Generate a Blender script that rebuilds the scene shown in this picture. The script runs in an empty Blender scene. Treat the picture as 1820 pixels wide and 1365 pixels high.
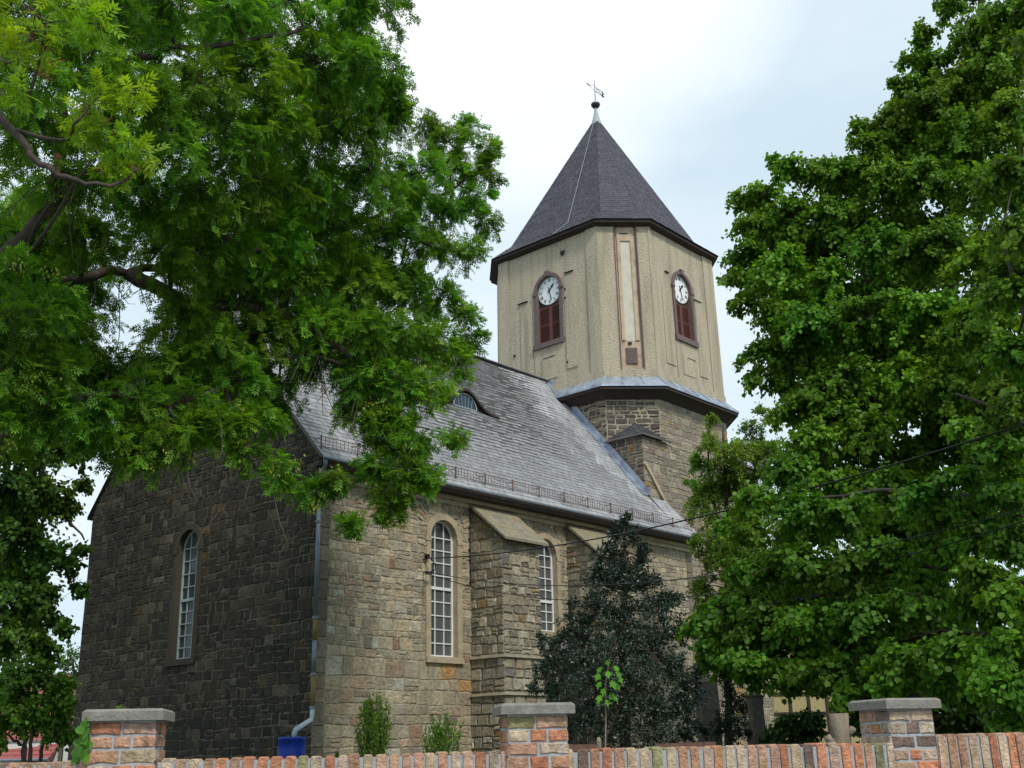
import bpy, math, random
import numpy as np
from mathutils import Vector, Matrix
R = math.radians
# ------------------------------------------------------------------ camera / sky / sun / exposure
F_PX, PITCH, ROLL = 1985.37, 0.316478, -0.023187
EYE = Vector((0, 0, 1.6))
SC = bpy.context.scene
fw = Vector((0, math.cos(PITCH), math.sin(PITCH)))
r0 = Vector((1, 0, 0)); u0 = r0.cross(fw)
rt = math.cos(ROLL)*r0 + math.sin(ROLL)*u0
up = -math.sin(ROLL)*r0 + math.cos(ROLL)*u0
cam = bpy.data.objects.new('camera', bpy.data.cameras.new('camera'))
SC.collection.objects.link(cam)
cam.matrix_world = Matrix.Translation(EYE) @ Matrix((rt, up, -fw)).transposed().to_4x4()
cam.data.sensor_width = 36; cam.data.sensor_fit = 'HORIZONTAL'
cam.data.lens = F_PX/1820*36; cam.data.clip_end = 3000; cam.data.clip_start = 0.1
SC.camera = cam
SUN_EL, SUN_AZ = R(50), R(152)          # azimuth clockwise from +Y (view direction)
w = bpy.data.worlds.new('World'); SC.world = w; w.use_nodes = True
nt = w.node_tree; nt.nodes.clear()
N = lambda t, **k: (lambda n: ([setattr(n, a, b) for a, b in k.items()], n)[1])(nt.nodes.new(t))
sky = N('ShaderNodeTexSky', sky_type='NISHITA', sun_disc=False)
sky.sun_elevation = SUN_EL; sky.sun_rotation = SUN_AZ; sky.air_density = 1.0; sky.dust_density = 1.5
b1 = N('ShaderNodeBackground'); b1.inputs[1].default_value = 0.15
nt.links.new(sky.outputs[0], b1.inputs[0])
tc = N('ShaderNodeTexCoord')
mp = N('ShaderNodeMapping'); mp.inputs['Scale'].default_value = (1.0, 1.0, 2.2); mp.inputs['Location'].default_value = (3.1, 1.7, .4)
nt.links.new(tc.outputs['Generated'], mp.inputs[0])
nz = N('ShaderNodeTexNoise'); nz.inputs['Scale'].default_value = 1.3; nz.inputs['Detail'].default_value = 7; nz.inputs['Roughness'].default_value = .52
nt.links.new(mp.outputs[0], nz.inputs[0])
# thin bright cloud is thickest over one part of the sky
dv = N('ShaderNodeVectorMath', operation='DOT_PRODUCT')
bd = (fw + rt*(-70/F_PX) + up*(900/F_PX)).normalized()
dv.inputs[1].default_value = bd; nt.links.new(tc.outputs['Generated'], dv.inputs[0])
mr = N('ShaderNodeMapRange'); mr.inputs[1].default_value = .955; mr.inputs[2].default_value = .998; mr.inputs[3].default_value = -.08; mr.inputs[4].default_value = .34
nt.links.new(dv.outputs['Value'], mr.inputs[0])
ad = N('ShaderNodeMath', operation='ADD'); nt.links.new(nz.outputs[0], ad.inputs[0]); nt.links.new(mr.outputs[0], ad.inputs[1])
cr = N('ShaderNodeValToRGB'); cr.color_ramp.elements[0].position = .36; cr.color_ramp.elements[0].color = (.84, .84, .84, 1)
cr.color_ramp.elements[1].position = .78; cr.color_ramp.elements[1].color = (1, 1, 1, 1)
nt.links.new(ad.outputs[0], cr.inputs[0])
cc = N('ShaderNodeValToRGB'); cc.color_ramp.elements[0].position = .43; cc.color_ramp.elements[0].color = (.74, .90, 1.0, 1)
cc.color_ramp.elements[1].position = .80; cc.color_ramp.elements[1].color = (1.25, 1.27, 1.30, 1)
nt.links.new(ad.outputs[0], cc.inputs[0])
b2 = N('ShaderNodeBackground'); b2.inputs[1].default_value = 1.0; nt.links.new(cc.outputs[0], b2.inputs[0])
mx = N('ShaderNodeMixShader'); nt.links.new(cr.outputs[0], mx.inputs[0]); nt.links.new(b1.outputs[0], mx.inputs[1]); nt.links.new(b2.outputs[0], mx.inputs[2])
wo = N('ShaderNodeOutputWorld'); nt.links.new(mx.outputs[0], wo.inputs[0])
sd = bpy.data.lights.new('sun', 'SUN'); sd.energy = 2.6; sd.angle = R(9); sd.color = (1, .95, .87)
so = bpy.data.objects.new('sun', sd); SC.collection.objects.link(so)
sdir = Vector((math.sin(SUN_AZ)*math.cos(SUN_EL), math.cos(SUN_AZ)*math.cos(SUN_EL), math.sin(SUN_EL)))
so.rotation_euler = sdir.to_track_quat('Z', 'Y').to_euler(); so.location = (0, -20, 40)
SC.view_settings.view_transform = 'Standard'; SC.view_settings.look = 'None'
SC.view_settings.exposure = 0.0; SC.view_settings.gamma = 1
SC.cycles.max_bounces = 6; SC.cycles.transparent_max_bounces = 6; SC.cycles.diffuse_bounces = 3

# ------------------------------------------------------------------ helpers
def at(px, py, D):                       # a surveyed point: bearing and height read off, D metres away over the ground
    d = fw + rt*((px-910)/F_PX) - up*((py-682.5)/F_PX)
    return EYE + d*(D/math.hypot(d.x, d.y))

class MB:
    def __init__(s): s.v = []; s.f = []; s.c = []; s.m = []
    def add(s, vs, fs, col=(1, 1, 1), mi=0):
        b = len(s.v); s.v += [tuple(p) for p in vs]
        for f in fs: s.f.append(tuple(b+i for i in f)); s.c.append(col); s.m.append(mi)
    def box(s, c, d, rz=0, col=(1, 1, 1), mi=0, M=None):
        x, y, z = d[0]/2, d[1]/2, d[2]/2; cs, sn = math.cos(rz), math.sin(rz)
        vs = []
        for k in (-1, 1):
            for (i, j) in ((-1, -1), (1, -1), (1, 1), (-1, 1)):
                a, b = i*x, j*y; p = (c[0]+a*cs-b*sn, c[1]+a*sn+b*cs, c[2]+k*z); vs.append(p)
        s.add(vs, [(3, 2, 1, 0), (4, 5, 6, 7), (0, 1, 5, 4), (1, 2, 6, 5), (2, 3, 7, 6), (3, 0, 4, 7)], col, mi)
    def prism(s, P, poly, h0, h1, col=(1, 1, 1), mi=0):   # poly in (s,t); P(s,t,h)
        n = len(poly); vs = [P(a, b, h0) for a, b in poly]+[P(a, b, h1) for a, b in poly]
        fs = [tuple(range(n))[::-1], tuple(range(n, 2*n))]+[(i, (i+1) % n, n+(i+1) % n, n+i) for i in range(n)]
        s.add(vs, fs, col, mi)
    def tube(s, pts, rad, n=6, col=(1, 1, 1), mi=0, cap=True):
        pts = [Vector(p) for p in pts]; k = len(pts)
        if not hasattr(rad, '__len__'): rad = [rad]*k
        b = len(s.v); ref = Vector((0.13, 0.31, .94)).normalized()
        for i, p in enumerate(pts):
            t = (pts[min(i+1, k-1)]-pts[max(i-1, 0)])
            t = t.normalized() if t.length > 1e-9 else Vector((0, 0, 1))
            a = t.cross(ref)
            if a.length < .05: a = t.cross(Vector((1, 0, 0)))
            a.normalize(); c = t.cross(a)
            for j in range(n):
                q = 2*math.pi*j/n; s.v.append(tuple(p+(a*math.cos(q)+c*math.sin(q))*rad[i]))
        for i in range(k-1):
            for j in range(n):
                s.f.append((b+i*n+j, b+i*n+(j+1) % n, b+(i+1)*n+(j+1) % n, b+(i+1)*n+j)); s.c.append(col); s.m.append(mi)
        if cap and n > 3:
            s.f.append(tuple(b+j for j in range(n))[::-1]); s.c.append(col); s.m.append(mi)
            s.f.append(tuple(b+(k-1)*n+j for j in range(n))); s.c.append(col); s.m.append(mi)
    def lathe(s, c, prof, n=16, col=(1, 1, 1), mi=0):
        b = len(s.v); k = len(prof)
        for r_, z_ in prof:
            for j in range(n):
                q = 2*math.pi*j/n; s.v.append((c[0]+r_*math.cos(q), c[1]+r_*math.sin(q), c[2]+z_))
        for i in range(k-1):
            for j in range(n):
                s.f.append((b+i*n+j, b+i*n+(j+1) % n, b+(i+1)*n+(j+1) % n, b+(i+1)*n+j)); s.c.append(col); s.m.append(mi)
    def build(s, name, mats, parent=None, smooth=False):
        me = bpy.data.meshes.new(name); me.from_pydata(s.v, [], s.f)
        for m in (mats if isinstance(mats, (list, tuple)) else [mats]): me.materials.append(m)
        me.polygons.foreach_set('material_index', s.m)
        at_ = me.color_attributes.new('Col', 'FLOAT_COLOR', 'CORNER')
        lt = np.zeros(len(me.polygons), dtype=np.int32); me.polygons.foreach_get('loop_total', lt)
        c = np.ones((len(s.c), 4)); c[:, :3] = np.array(s.c); at_.data.foreach_set('color', np.repeat(c, lt, axis=0).ravel())
        if smooth: me.polygons.foreach_set('use_smooth', [True]*len(me.polygons))
        me.update()
        o = bpy.data.objects.new(name, me); SC.collection.objects.link(o)
        if parent: o.parent = parent
        return o

def tag(o, label=None, cat=None, group=None, kind=None):
    if label: o['label'] = label
    if cat: o['category'] = cat
    if group: o['group'] = group
    if kind: o['kind'] = kind
    return o
def empty(name, loc, rz=0):
    o = bpy.data.objects.new(name, None); SC.collection.objects.link(o); o.location = loc; o.rotation_euler = (0, 0, rz); o.empty_display_size = .3
    return o

# ------------------------------------------------------------------ materials
def mat(name, base=(.5, .5, .5), rough=.8, attr=False, noise=0., nscale=8., bump=0., bscale=30., tint=None, tscale=1.5, tlo=.45, thi=.65, metal=0., spec=.3, bdist=.02, stretch=None, nscale2=None, tstretch=None):
    """base (or the per-face colour) varied by fine noise; 'tint' = blotches of a second real colour (dirt, lichen, rust)"""
    m = bpy.data.materials.new(name); m.use_nodes = True; t = m.node_tree; p = t.nodes['Principled BSDF']
    p.inputs['Roughness'].default_value = rough; p.inputs['Metallic'].default_value = metal; p.inputs['Specular IOR Level'].default_value = spec
    n = t.nodes; L = t.links.new
    tcn = n.new('ShaderNodeTexCoord'); vec = tcn.outputs['Object']
    if stretch:
        mpn = n.new('ShaderNodeMapping'); mpn.inputs['Scale'].default_value = stretch; L(vec, mpn.inputs[0]); vec = mpn.outputs[0]
    if attr:
        a = n.new('ShaderNodeAttribute'); a.attribute_name = 'Col'; col = a.outputs['Color']
    else:
        a = n.new('ShaderNodeRGB'); a.outputs[0].default_value = (*base, 1); col = a.outputs[0]
    def mixc(fac, A, B, bt='MIX'):
        x = n.new('ShaderNodeMix'); x.data_type = 'RGBA'; x.blend_type = bt
        if isinstance(fac, float): x.inputs[0].default_value = fac
        else: L(fac, x.inputs[0])
        if isinstance(A, tuple): x.inputs[6].default_value = (*A, 1)
        else: L(A, x.inputs[6])
        if isinstance(B, tuple): x.inputs[7].default_value = (*B, 1)
        else: L(B, x.inputs[7])
        return x.outputs[2]
    if noise:
        z = n.new('ShaderNodeTexNoise'); z.inputs['Scale'].default_value = nscale; z.inputs['Detail'].default_value = 8; z.inputs['Roughness'].default_value = .62; L(vec, z.inputs[0])
        r_ = n.new('ShaderNodeMapRange'); r_.inputs[1].default_value = .28; r_.inputs[2].default_value = .72; r_.inputs[3].default_value = 1-noise; r_.inputs[4].default_value = 1+noise; L(z.outputs[0], r_.inputs[0])
        g = n.new('ShaderNodeCombineColor'); [L(r_.outputs[0], g.inputs[i]) for i in range(3)]
        col = mixc(1.0, col, g.outputs[0], 'MULTIPLY')
    if tint:
        if tstretch: mpt = n.new('ShaderNodeMapping'); mpt.inputs['Scale'].default_value = tstretch; L(tcn.outputs['Object'], mpt.inputs[0]); vec = mpt.outputs[0]
        z2 = n.new('ShaderNodeTexNoise'); z2.inputs['Scale'].default_value = tscale; z2.inputs['Detail'].default_value = 7; z2.inputs['Roughness'].default_value = .65; L(vec, z2.inputs[0])
        r2 = n.new('ShaderNodeMapRange'); r2.inputs[1].default_value = tlo; r2.inputs[2].default_value = thi; L(z2.outputs[0], r2.inputs[0])
        col = mixc(r2.outputs[0], col, tint)
    L(col, p.inputs['Base Color'])
    if bump:
        z3 = n.new('ShaderNodeTexNoise'); z3.inputs['Scale'].default_value = bscale; z3.inputs['Detail'].default_value = 6; z3.inputs['Roughness'].default_value = .6; L(tcn.outputs['Object'], z3.inputs[0])
        bp = n.new('ShaderNodeBump'); bp.inputs['Strength'].default_value = bump; bp.inputs['Distance'].default_value = bdist; L(z3.outputs[0], bp.inputs['Height']); L(bp.outputs[0], p.inputs['Normal'])
    return m
def leafmat(name, trans=.45, rough=.5, spec=.22):
    m = bpy.data.materials.new(name); m.use_nodes = True; t = m.node_tree; n = t.nodes; L = t.links.new
    p = n['Principled BSDF']; out = n['Material Output']
    a = n.new('ShaderNodeAttribute'); a.attribute_name = 'Col'
    L(a.outputs['Color'], p.inputs['Base Color']); p.inputs['Roughness'].default_value = rough; p.inputs['Specular IOR Level'].default_value = spec
    tr = n.new('ShaderNodeBsdfTranslucent'); hs = n.new('ShaderNodeMix'); hs.data_type = 'RGBA'; hs.blend_type = 'MULTIPLY'; hs.inputs[0].default_value = 1
    L(a.outputs['Color'], hs.inputs[6]); hs.inputs[7].default_value = (1.5, 1.35, .5, 1); L(hs.outputs[2], tr.inputs[0])
    x = n.new('ShaderNodeMixShader'); x.inputs[0].default_value = trans; L(p.outputs[0], x.inputs[1]); L(tr.outputs[0], x.inputs[2]); L(x.outputs[0], out.inputs[0])
    return m
M = dict(
    stone=mat('sandstone_rubble', attr=True, noise=.42, nscale=9, bump=1.0, bscale=18, bdist=.04, tint=(.21, .185, .145), tscale=1.6, tlo=.46, thi=.95),
    darkstone=mat('sooty_shaded_sandstone', attr=True, noise=.40, nscale=6, bump=.8, bscale=22, bdist=.03),
    mortar=mat('lime_mortar', (.40, .35, .26), noise=.3, nscale=20, bump=.4, bscale=60, tint=(.12, .10, .075), tscale=1.6, tlo=.45, thi=.7),
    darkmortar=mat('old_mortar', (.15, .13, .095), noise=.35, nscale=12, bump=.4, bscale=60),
    dressed=mat('dressed_sandstone', (.46, .38, .26), noise=.18, nscale=10, bump=.3, bscale=50, tint=(.33, .27, .18), tscale=2.2),
    darkdressed=mat('weathered_shaded_dressed_sandstone', (.062, .052, .038), noise=.25, nscale=10, bump=.3, bscale=50),  # gable window surround: weathered stone with the gable's shade in its colour
    slate=mat('roof_slate', attr=True, rough=.75, noise=.24, nscale=6, bump=.4, bscale=40, spec=.25, tint=(.17, .17, .175), tscale=1.3, tlo=.48, thi=.78),
    darkslate=mat('spire_slate', attr=True, rough=.6, noise=.15, nscale=14, bump=.3, bscale=45, spec=.3),
    plaster=mat('roughcast_plaster', (.52, .45, .33), noise=.30, nscale=22, bump=1.0, bscale=20, bdist=.07, tint=(.29, .25, .18), tscale=1.0, tlo=.46, thi=.78, tstretch=(2.4, 2.4, .25)),
    pinkplaster=mat('pale_pink_plaster', (.52, .40, .29), noise=.12, nscale=20, bump=.3, bscale=60, tint=(.36, .27, .19), tscale=2),
    cream=mat('cream_plaster_panel', (.60, .56, .45), noise=.08, nscale=12, tint=(.50, .47, .38), tscale=3),
    purple=mat('red_brown_stone', (.15, .112, .108), noise=.25, nscale=12, bump=.4, bscale=40),
    zinc=mat('zinc_sheet', (.42, .48, .57), rough=.42, metal=.55, noise=.2, nscale=5, tint=(.22, .24, .28), tscale=2.5),
    brownwood=mat('dark_brown_board', (.045, .033, .028), noise=.3, nscale=8),
    shutter=mat('red_brown_louvre', (.165, .062, .05), noise=.3, nscale=14, rough=.6),
    black=mat('black_iron', (.012, .012, .013), rough=.5),
    white=mat('white_paint', (.78, .79, .78), rough=.4),
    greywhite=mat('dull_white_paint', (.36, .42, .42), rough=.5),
    dial=mat('clock_dial_enamel', (.80, .82, .82), rough=.3),
    glass=mat('window_glass', (.055, .062, .065), rough=.12, spec=.32, noise=.4, nscale=2.0),
    curtain=mat('grey_curtain', (.095, .10, .097), rough=.9, noise=.35, nscale=5, stretch=(6, 6, .4)),
    blueglass=mat('dormer_glass', (.03, .05, .08), rough=.15, spec=.4),
    rust=mat('rusty_iron', (.13, .07, .05), rough=.8, noise=.3, nscale=20),
    copper=mat('green_copper', (.36, .41, .42), rough=.5, noise=.2, nscale=9),
    ball=mat('dark_copper_ball', (.05, .04, .05), rough=.4, metal=.3),
    pipe=mat('grey_zinc_pipe', (.20, .23, .27), rough=.45, metal=.4, noise=.2, nscale=6),
    pipebrown=mat('ochre_cast_pipe', (.20, .15, .05), rough=.6, noise=.2, nscale=9),
    palegrey=mat('grey_plastic_pipe', (.40, .47, .52), rough=.4),
    barrel=mat('blue_plastic', (.012, .045, .36), rough=.38, noise=.12, nscale=5),
    slab=mat('concrete_cap', (.22, .21, .185), noise=.28, nscale=16, bump=.6, bscale=50, tint=(.34, .26, .06), tscale=3.5, tlo=.6, thi=.75),
    stoneslab=mat('stone_slab_roof', (.23, .205, .15), noise=.3, nscale=5, bump=.5, bscale=25, tint=(.30, .25, .08), tscale=1.8, tlo=.5, thi=.8),
    brick=mat('old_brick', attr=True, noise=.5, nscale=18, bump=1.0, bscale=45, bdist=.03, tint=(.34, .27, .12), tscale=6, tlo=.5, thi=.78),
    bmortar=mat('grey_cement_mortar', (.36, .37, .38), noise=.2, nscale=25, bump=.4, bscale=60),
    bark=mat('tree_bark', (.065, .052, .042), noise=.4, nscale=9, bump=.8, bscale=25, rough=.9, stretch=(1, 1, .3)),
    twig=mat('twig_bark', (.085, .07, .055), noise=.3, nscale=9, rough=.9),
    wood=mat('weathered_wood', (.22, .175, .13), noise=.35, nscale=14, bump=.6, bscale=30, stretch=(1, 1, .2)),
    cutwood=mat('cut_wood', (.30, .24, .17), noise=.3, nscale=14),
    timber=mat('timber_beam', (.045, .032, .025), noise=.3, nscale=8),
    yellowplaster=mat('yellow_plaster', (.36, .30, .15), noise=.1, nscale=5),  # yellow base darkened to carry the shade under the branches
    whitewall=mat('white_render', (.62, .62, .60), noise=.08, nscale=3),
    redtile=mat('red_roof_tile', (.30, .09, .085), noise=.25, nscale=9),
    browntile=mat('brown_roof_tile', (.22, .10, .065), noise=.25, nscale=9),
    graniteD=mat('dark_grave_stone', (.15, .13, .11), noise=.3, nscale=10, bump=.4, bscale=30),
    grass=mat('grass', (.045, .085, .02), noise=.4, nscale=6, bump=.6, bscale=30, tint=(.07, .06, .03), tscale=.6, tlo=.5, thi=.7),
    pave=mat('grey_paving', (.2, .195, .19), noise=.2, nscale=6, bump=.3, bscale=30),
    leaf=leafmat('leaf'), glossleaf=leafmat('glossy_leaf', trans=.12, rough=.38, spec=.5),
)

# ------------------------------------------------------------------ masonry
def pick(rng, pal):
    c = pal[-1][1]; x = rng.random()*sum(p[0] for p in pal)
    for wgt, col in pal:
        x -= wgt
        if x <= 0: c = col; break
    k = rng.uniform(.78, 1.22); j = rng.uniform(-.05, .05)
    return (c[0]*k*(1+j), c[1]*k, c[2]*k*(1-j))
def stone(mb, P, poly, h, rng, col, inset=.016, base=0.0):
    cx = sum(p[0] for p in poly)/len(poly); cy = sum(p[1] for p in poly)/len(poly)
    ins = []
    for a, b in poly:
        dx, dy = cx-a, cy-b; d = math.hypot(dx, dy) or 1
        ins.append((a+dx/d*inset*1.3, b+dy/d*inset*1.3))
    n = len(poly)
    vs = [P(a, b, base) for a, b in poly]+[P(a, b, h*rng.uniform(.75, 1.1)) for a, b in ins]
    mb.add(vs, [(i, (i+1) % n, n+(i+1) % n, n+i) for i in range(n)]+[tuple(range(n, 2*n))], col)
def area(p): return .5*sum(p[i][0]*p[(i+1) % len(p)][1]-p[(i+1) % len(p)][0]*p[i][1] for i in range(len(p)))
def arch_push(c, wd, t0, ts):
    def f(a, b):
        if b < ts:
            if abs(a-c) < wd and b > t0:
                dl = wd-abs(a-c); db = b-t0
                return (a, t0) if db < dl else (c+math.copysign(wd, a-c), b)
        else:
            d = math.hypot(a-c, b-ts)
            if d < wd:
                if d < 1e-6: return (a, b+wd)
                return (c+(a-c)/d*wd, ts+(b-ts)/d*wd)
        return (a, b)
    return f
def masonry(mb, P, s0, s1, t0, t1, pal, rng, rh=(.14, .3), sw=(.2, .5), pushes=(), joint=.012, h=.022, wob=.015, split=.15, topfn=None, jit=.018, wins=()):
    """coursed rubble: each stone its own raised face, courses wander, stones differ in length, some are split in two"""
    t = t0; ph = [rng.uniform(0, 6) for _ in range(6)]
    def wv(k, s): return wob*(math.sin(s*1.7+ph[k % 6]+k)+.6*math.sin(s*4.1+ph[(k+2) % 6]*2+k*2.3))
    k = 0
    while t < t1-.03:
        hh = rng.uniform(*rh); tn = t+hh
        if tn > t1-.08: tn = t1
        lo = (lambda s, k=k, t=t: t+(wv(k, s) if t > t0 else 0)); hi = (lambda s, k=k, tn=tn: tn+(wv(k+1, s) if tn < t1 else 0))
        s = s0; first = True
        while s < s1-.02:
            ww = rng.uniform(*sw)*(1.0 if rng.random() > .15 else 1.35)*(.8+.5*(tn-t)/rh[1])
            sn = s+ww
            if sn > s1-.1: sn = s1
            ym = (t+tn)/2; skip = False
            for c_, wd_, a_, ts_ in wins:
                if ym > a_-.02 and ym < ts_+wd_:
                    hw_ = wd_ if ym < ts_ else math.sqrt(max(0, wd_**2-(ym-ts_)**2))
                    if hw_ < .1: continue
                    if s >= c_-hw_-.001 and s < c_+hw_-.01: s = c_+hw_; skip = True
                    elif s < c_-hw_ and sn > c_-hw_-.09: sn = c_-hw_
            if skip: continue
            segs = [(0, 1)]
            if rng.random() < split and tn-t > .17: q = rng.uniform(.35, .65); segs = [(0, q), (q, 1)]
            for qa, qb in segs:
                def pt(a, q): return lo(a)+(hi(a)-lo(a))*q
                j = lambda: rng.uniform(-jit, jit)
                g = joint*rng.uniform(.6, 1.3)
                a0, a1 = s+g, sn-g; am = (a0+a1)/2
                e0 = 0 if s == s0 else 1; e1 = 0 if sn == s1 else 1
                poly = [(a0+j()*e0, pt(a0, qa)+g+j()), (am+j(), pt(am, qa)+g+j()*.7), (a1+j()*e1, pt(a1, qa)+g+j()), (a1+j()*e1, (pt(a1, qa)+pt(a1, qb))/2),
                        (a1+j()*e1, pt(a1, qb)-g+j()), (am+j(), pt(am, qb)-g+j()*.7), (a0+j()*e0, pt(a0, qb)-g+j()), (a0+j()*e0, (pt(a0, qa)+pt(a0, qb))/2)]
                for pf in pushes: poly = [pf(*p) for p in poly]
                if topfn: poly = [(a, min(b, topfn(a)-.01)) for a, b in poly]
                poly = [(min(max(a, s0), s1), b) for a, b in poly]
                if area(poly) > .004: stone(mb, P, poly, h*rng.uniform(.6, 1.3), rng, pick(rng, pal))
            s = sn
        t = tn; k += 1
def backing(mb, P, s0, s1, t0, top, wins=(), extra=(), h=0.0, n=14):
    xs = {s0, s1, *extra}
    for c, wd, a, ts in wins:
        for i in range(n+1): xs.add(c-wd*math.cos(math.pi*i/n))
    xs = sorted(xs)
    for x0, x1 in zip(xs, xs[1:]):
        if x1-x0 < 1e-6: continue
        m = (x0+x1)/2; wn = [q for q in wins if abs(m-q[0]) < q[1]]
        if not wn: mb.add([P(x0, t0, h), P(x1, t0, h), P(x1, top(x1), h), P(x0, top(x0), h)], [(0, 1, 2, 3)])
        else:
            c, wd, a, ts = wn[0]; y = lambda x: ts+math.sqrt(max(0, wd*wd-(x-c)**2))
            if a > t0: mb.add([P(x0, t0, h), P(x1, t0, h), P(x1, a, h), P(x0, a, h)], [(0, 1, 2, 3)])
            mb.add([P(x0, y(x0), h), P(x1, y(x1), h), P(x1, top(x1), h), P(x0, top(x0), h)], [(0, 1, 2, 3)])
def arch_pts(c, wd, t0, ts, n=16):
    return [(c+wd, t0)]+[(c+wd*math.cos(math.pi*i/n), ts+wd*math.sin(math.pi*i/n)) for i in range(n+1)]+[(c-wd, t0)]
def arch_frame(mb, P, c, wo, wi, t0, ts, h1, h0, rise_o=None, joints=True, rng=random):
    """surround: front ring, inner reveal, outer edge, in stones with fine joints"""
    po, pi_ = arch_pts(c, wo, t0, ts), arch_pts(c, wi, t0, ts)
    # subdivide the jambs
    def dens(p):
        o = []
        for i in range(len(p)-1):
            L_ = abs(p[i+1][1]-p[i][1])+abs(p[i+1][0]-p[i][0]); k = 5 if i in (0, len(p)-2) else 1
            for q in range(k): o.append((p[i][0]+(p[i+1][0]-p[i][0])*q/k, p[i][1]+(p[i+1][1]-p[i][1])*q/k))
        return o+[p[-1]]
    po, pi_ = dens(po), dens(pi_); n = len(po); g = 0
    col = (1, 1, 1)
    for i in range(n-1):
        a, b, c2, d = po[i], po[i+1], pi_[i+1], pi_[i]
        mb.add([P(*a, h1), P(*b, h1), P(*c2, h1), P(*d, h1), P(*a, -.02), P(*b, -.02), P(*c2, h0), P(*d, h0)], [(3, 2, 1, 0), (0, 1, 5, 4), (2, 3, 7, 6)], col)
def sash(mb, P, c, wi, t0, ts, h, cols, lower, upper, bar=.026, fr=.05, trans=None):
    pts = arch_pts(c, wi, t0, ts); ctr = pts+[pts[0]]
    po, pn = arch_pts(c, wi, t0, ts), arch_pts(c, wi-fr, t0+fr, ts)
    for i in range(len(po)-1): mb.prism(P, [po[i], po[i+1], pn[i+1], pn[i]][::-1], h-.02, h+.03)
    mb.prism(P, [(c-wi, t0), (c+wi, t0), (c+wi, t0+fr), (c-wi, t0+fr)], h-.02, h+.032)
    tm = trans
    mb.prism(P, [(c-wi+fr, tm-.035), (c+wi-fr, tm-.035), (c+wi-fr, tm+.035), (c-wi+fr, tm+.035)], h-.018, h+.036)
    b = bar/2
    for i in range(1, cols):
        x = c-wi+2*wi*i/cols; y = ts+math.sqrt(max(0, (wi-.01)**2-(x-c)**2))
        mb.prism(P, [(x-b, t0+fr), (x+b, t0+fr), (x+b, y), (x-b, y)], h-.01, h+.018)
    for i in range(1, lower):
        y = t0+(tm-t0)*i/lower; mb.prism(P, [(c-wi+fr, y-b), (c+wi-fr, y-b), (c+wi-fr, y+b), (c-wi+fr, y+b)], h-.008, h+.021)
    for i in range(1, upper+1):
        y = tm+(ts+.02-tm)*i/upper; mb.prism(P, [(c-wi+fr, y-b), (c+wi-fr, y-b), (c+wi-fr, y+b), (c-wi+fr, y+b)], h-.008, h+.021)
def pane(mb, P, c, wi, t0, ts, h):
    p = arch_pts(c, wi-.01, t0+.01, ts); mb.add([P(a, b, h) for a, b in p], [tuple(range(len(p)))])
def slates(mb, P, t0, t1, srange, rng, wd=.26, exp=.17, cols=((.17, .175, .19),), lift=.016, spread=.22, streak=None):
    k = 0; t = t0
    while t < t1-.02:
        tn = min(t+exp*rng.uniform(.94, 1.06), t1); a, b = srange(t); a2, b2 = srange(tn)
        s = a-(wd*.5 if k % 2 else 0)-rng.uniform(0, .05)
        while s < b:
            sn = s+wd*rng.uniform(.82, 1.18); x0, x1 = max(s, a)+.007, min(sn, b)-.007
            if x1-x0 > .02:
                y0, y1 = max(min(x0, b2), a2), max(min(x1, b2), a2)
                c = cols[rng.randrange(len(cols))]; q = 1+rng.uniform(-spread, spread)
                if streak: q *= streak((x0+x1)/2, t)
                dz = rng.uniform(-.006, .006); l = lift*rng.uniform(.7, 1.4)
                mb.add([P(x0, t+dz-.01, l), P(x1, t+dz*.3-.01, l), P(y1, tn+.01, .004), P(y0, tn+.01, .004), P(x0, t+dz-.01, 0), P(x1, t+dz*.3-.01, 0)], [(0, 1, 2, 3), (4, 5, 1, 0)], (c[0]*q, c[1]*q, c[2]*q))
            s = sn
        t = tn; k += 1

# ------------------------------------------------------------------ ground
yard = 1.05
g = MB(); g.add([(-900, -200, 0), (900, -200, 0), (900, 1500, 0), (-900, 1500, 0)], [(0, 1, 2, 3)])
tag(g.build('ground', M['pave']), kind='structure')
PSI = R(8.5); WY0 = 8.0
def wall_front(px, z=1.6):
    d = at(px, 1340, 1.0)-EYE; x = d.x/d.y      # X = x*Y ; Y = WY0 + tan*X
    Y = WY0/(1-math.tan(PSI)*x); return Vector((x*Y, Y, z))
Wl, Wr = wall_front(-260), wall_front(1588)
g = MB(); rng = random.Random(3); xs = [-60+i*4 for i in range(31)]; ys = [0, .5, 3, 6, 10, 14, 18, 24, 32, 45, 70, 120]
vs = []
for yy in ys:
    for xx in xs: vs.append((xx, WY0+math.tan(PSI)*min(xx, 3.5)+.12+yy+(max(0, xx-3.5))*.34, yard+rng.uniform(-.03, .05)))
nn = len(xs); fs = [(j*nn+i, j*nn+i+1, (j+1)*nn+i+1, (j+1)*nn+i) for j in range(len(ys)-1) for i in range(nn-1)]
b = len(vs); vs += [(v_[0], v_[1], 0.01) for v_ in vs[:nn]]; fs += [(b+i, b+i+1, i+1, i) for i in range(nn-1)]
g.add(vs, fs); tag(g.build('churchyard_lawn', M['grass']), kind='structure')

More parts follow.
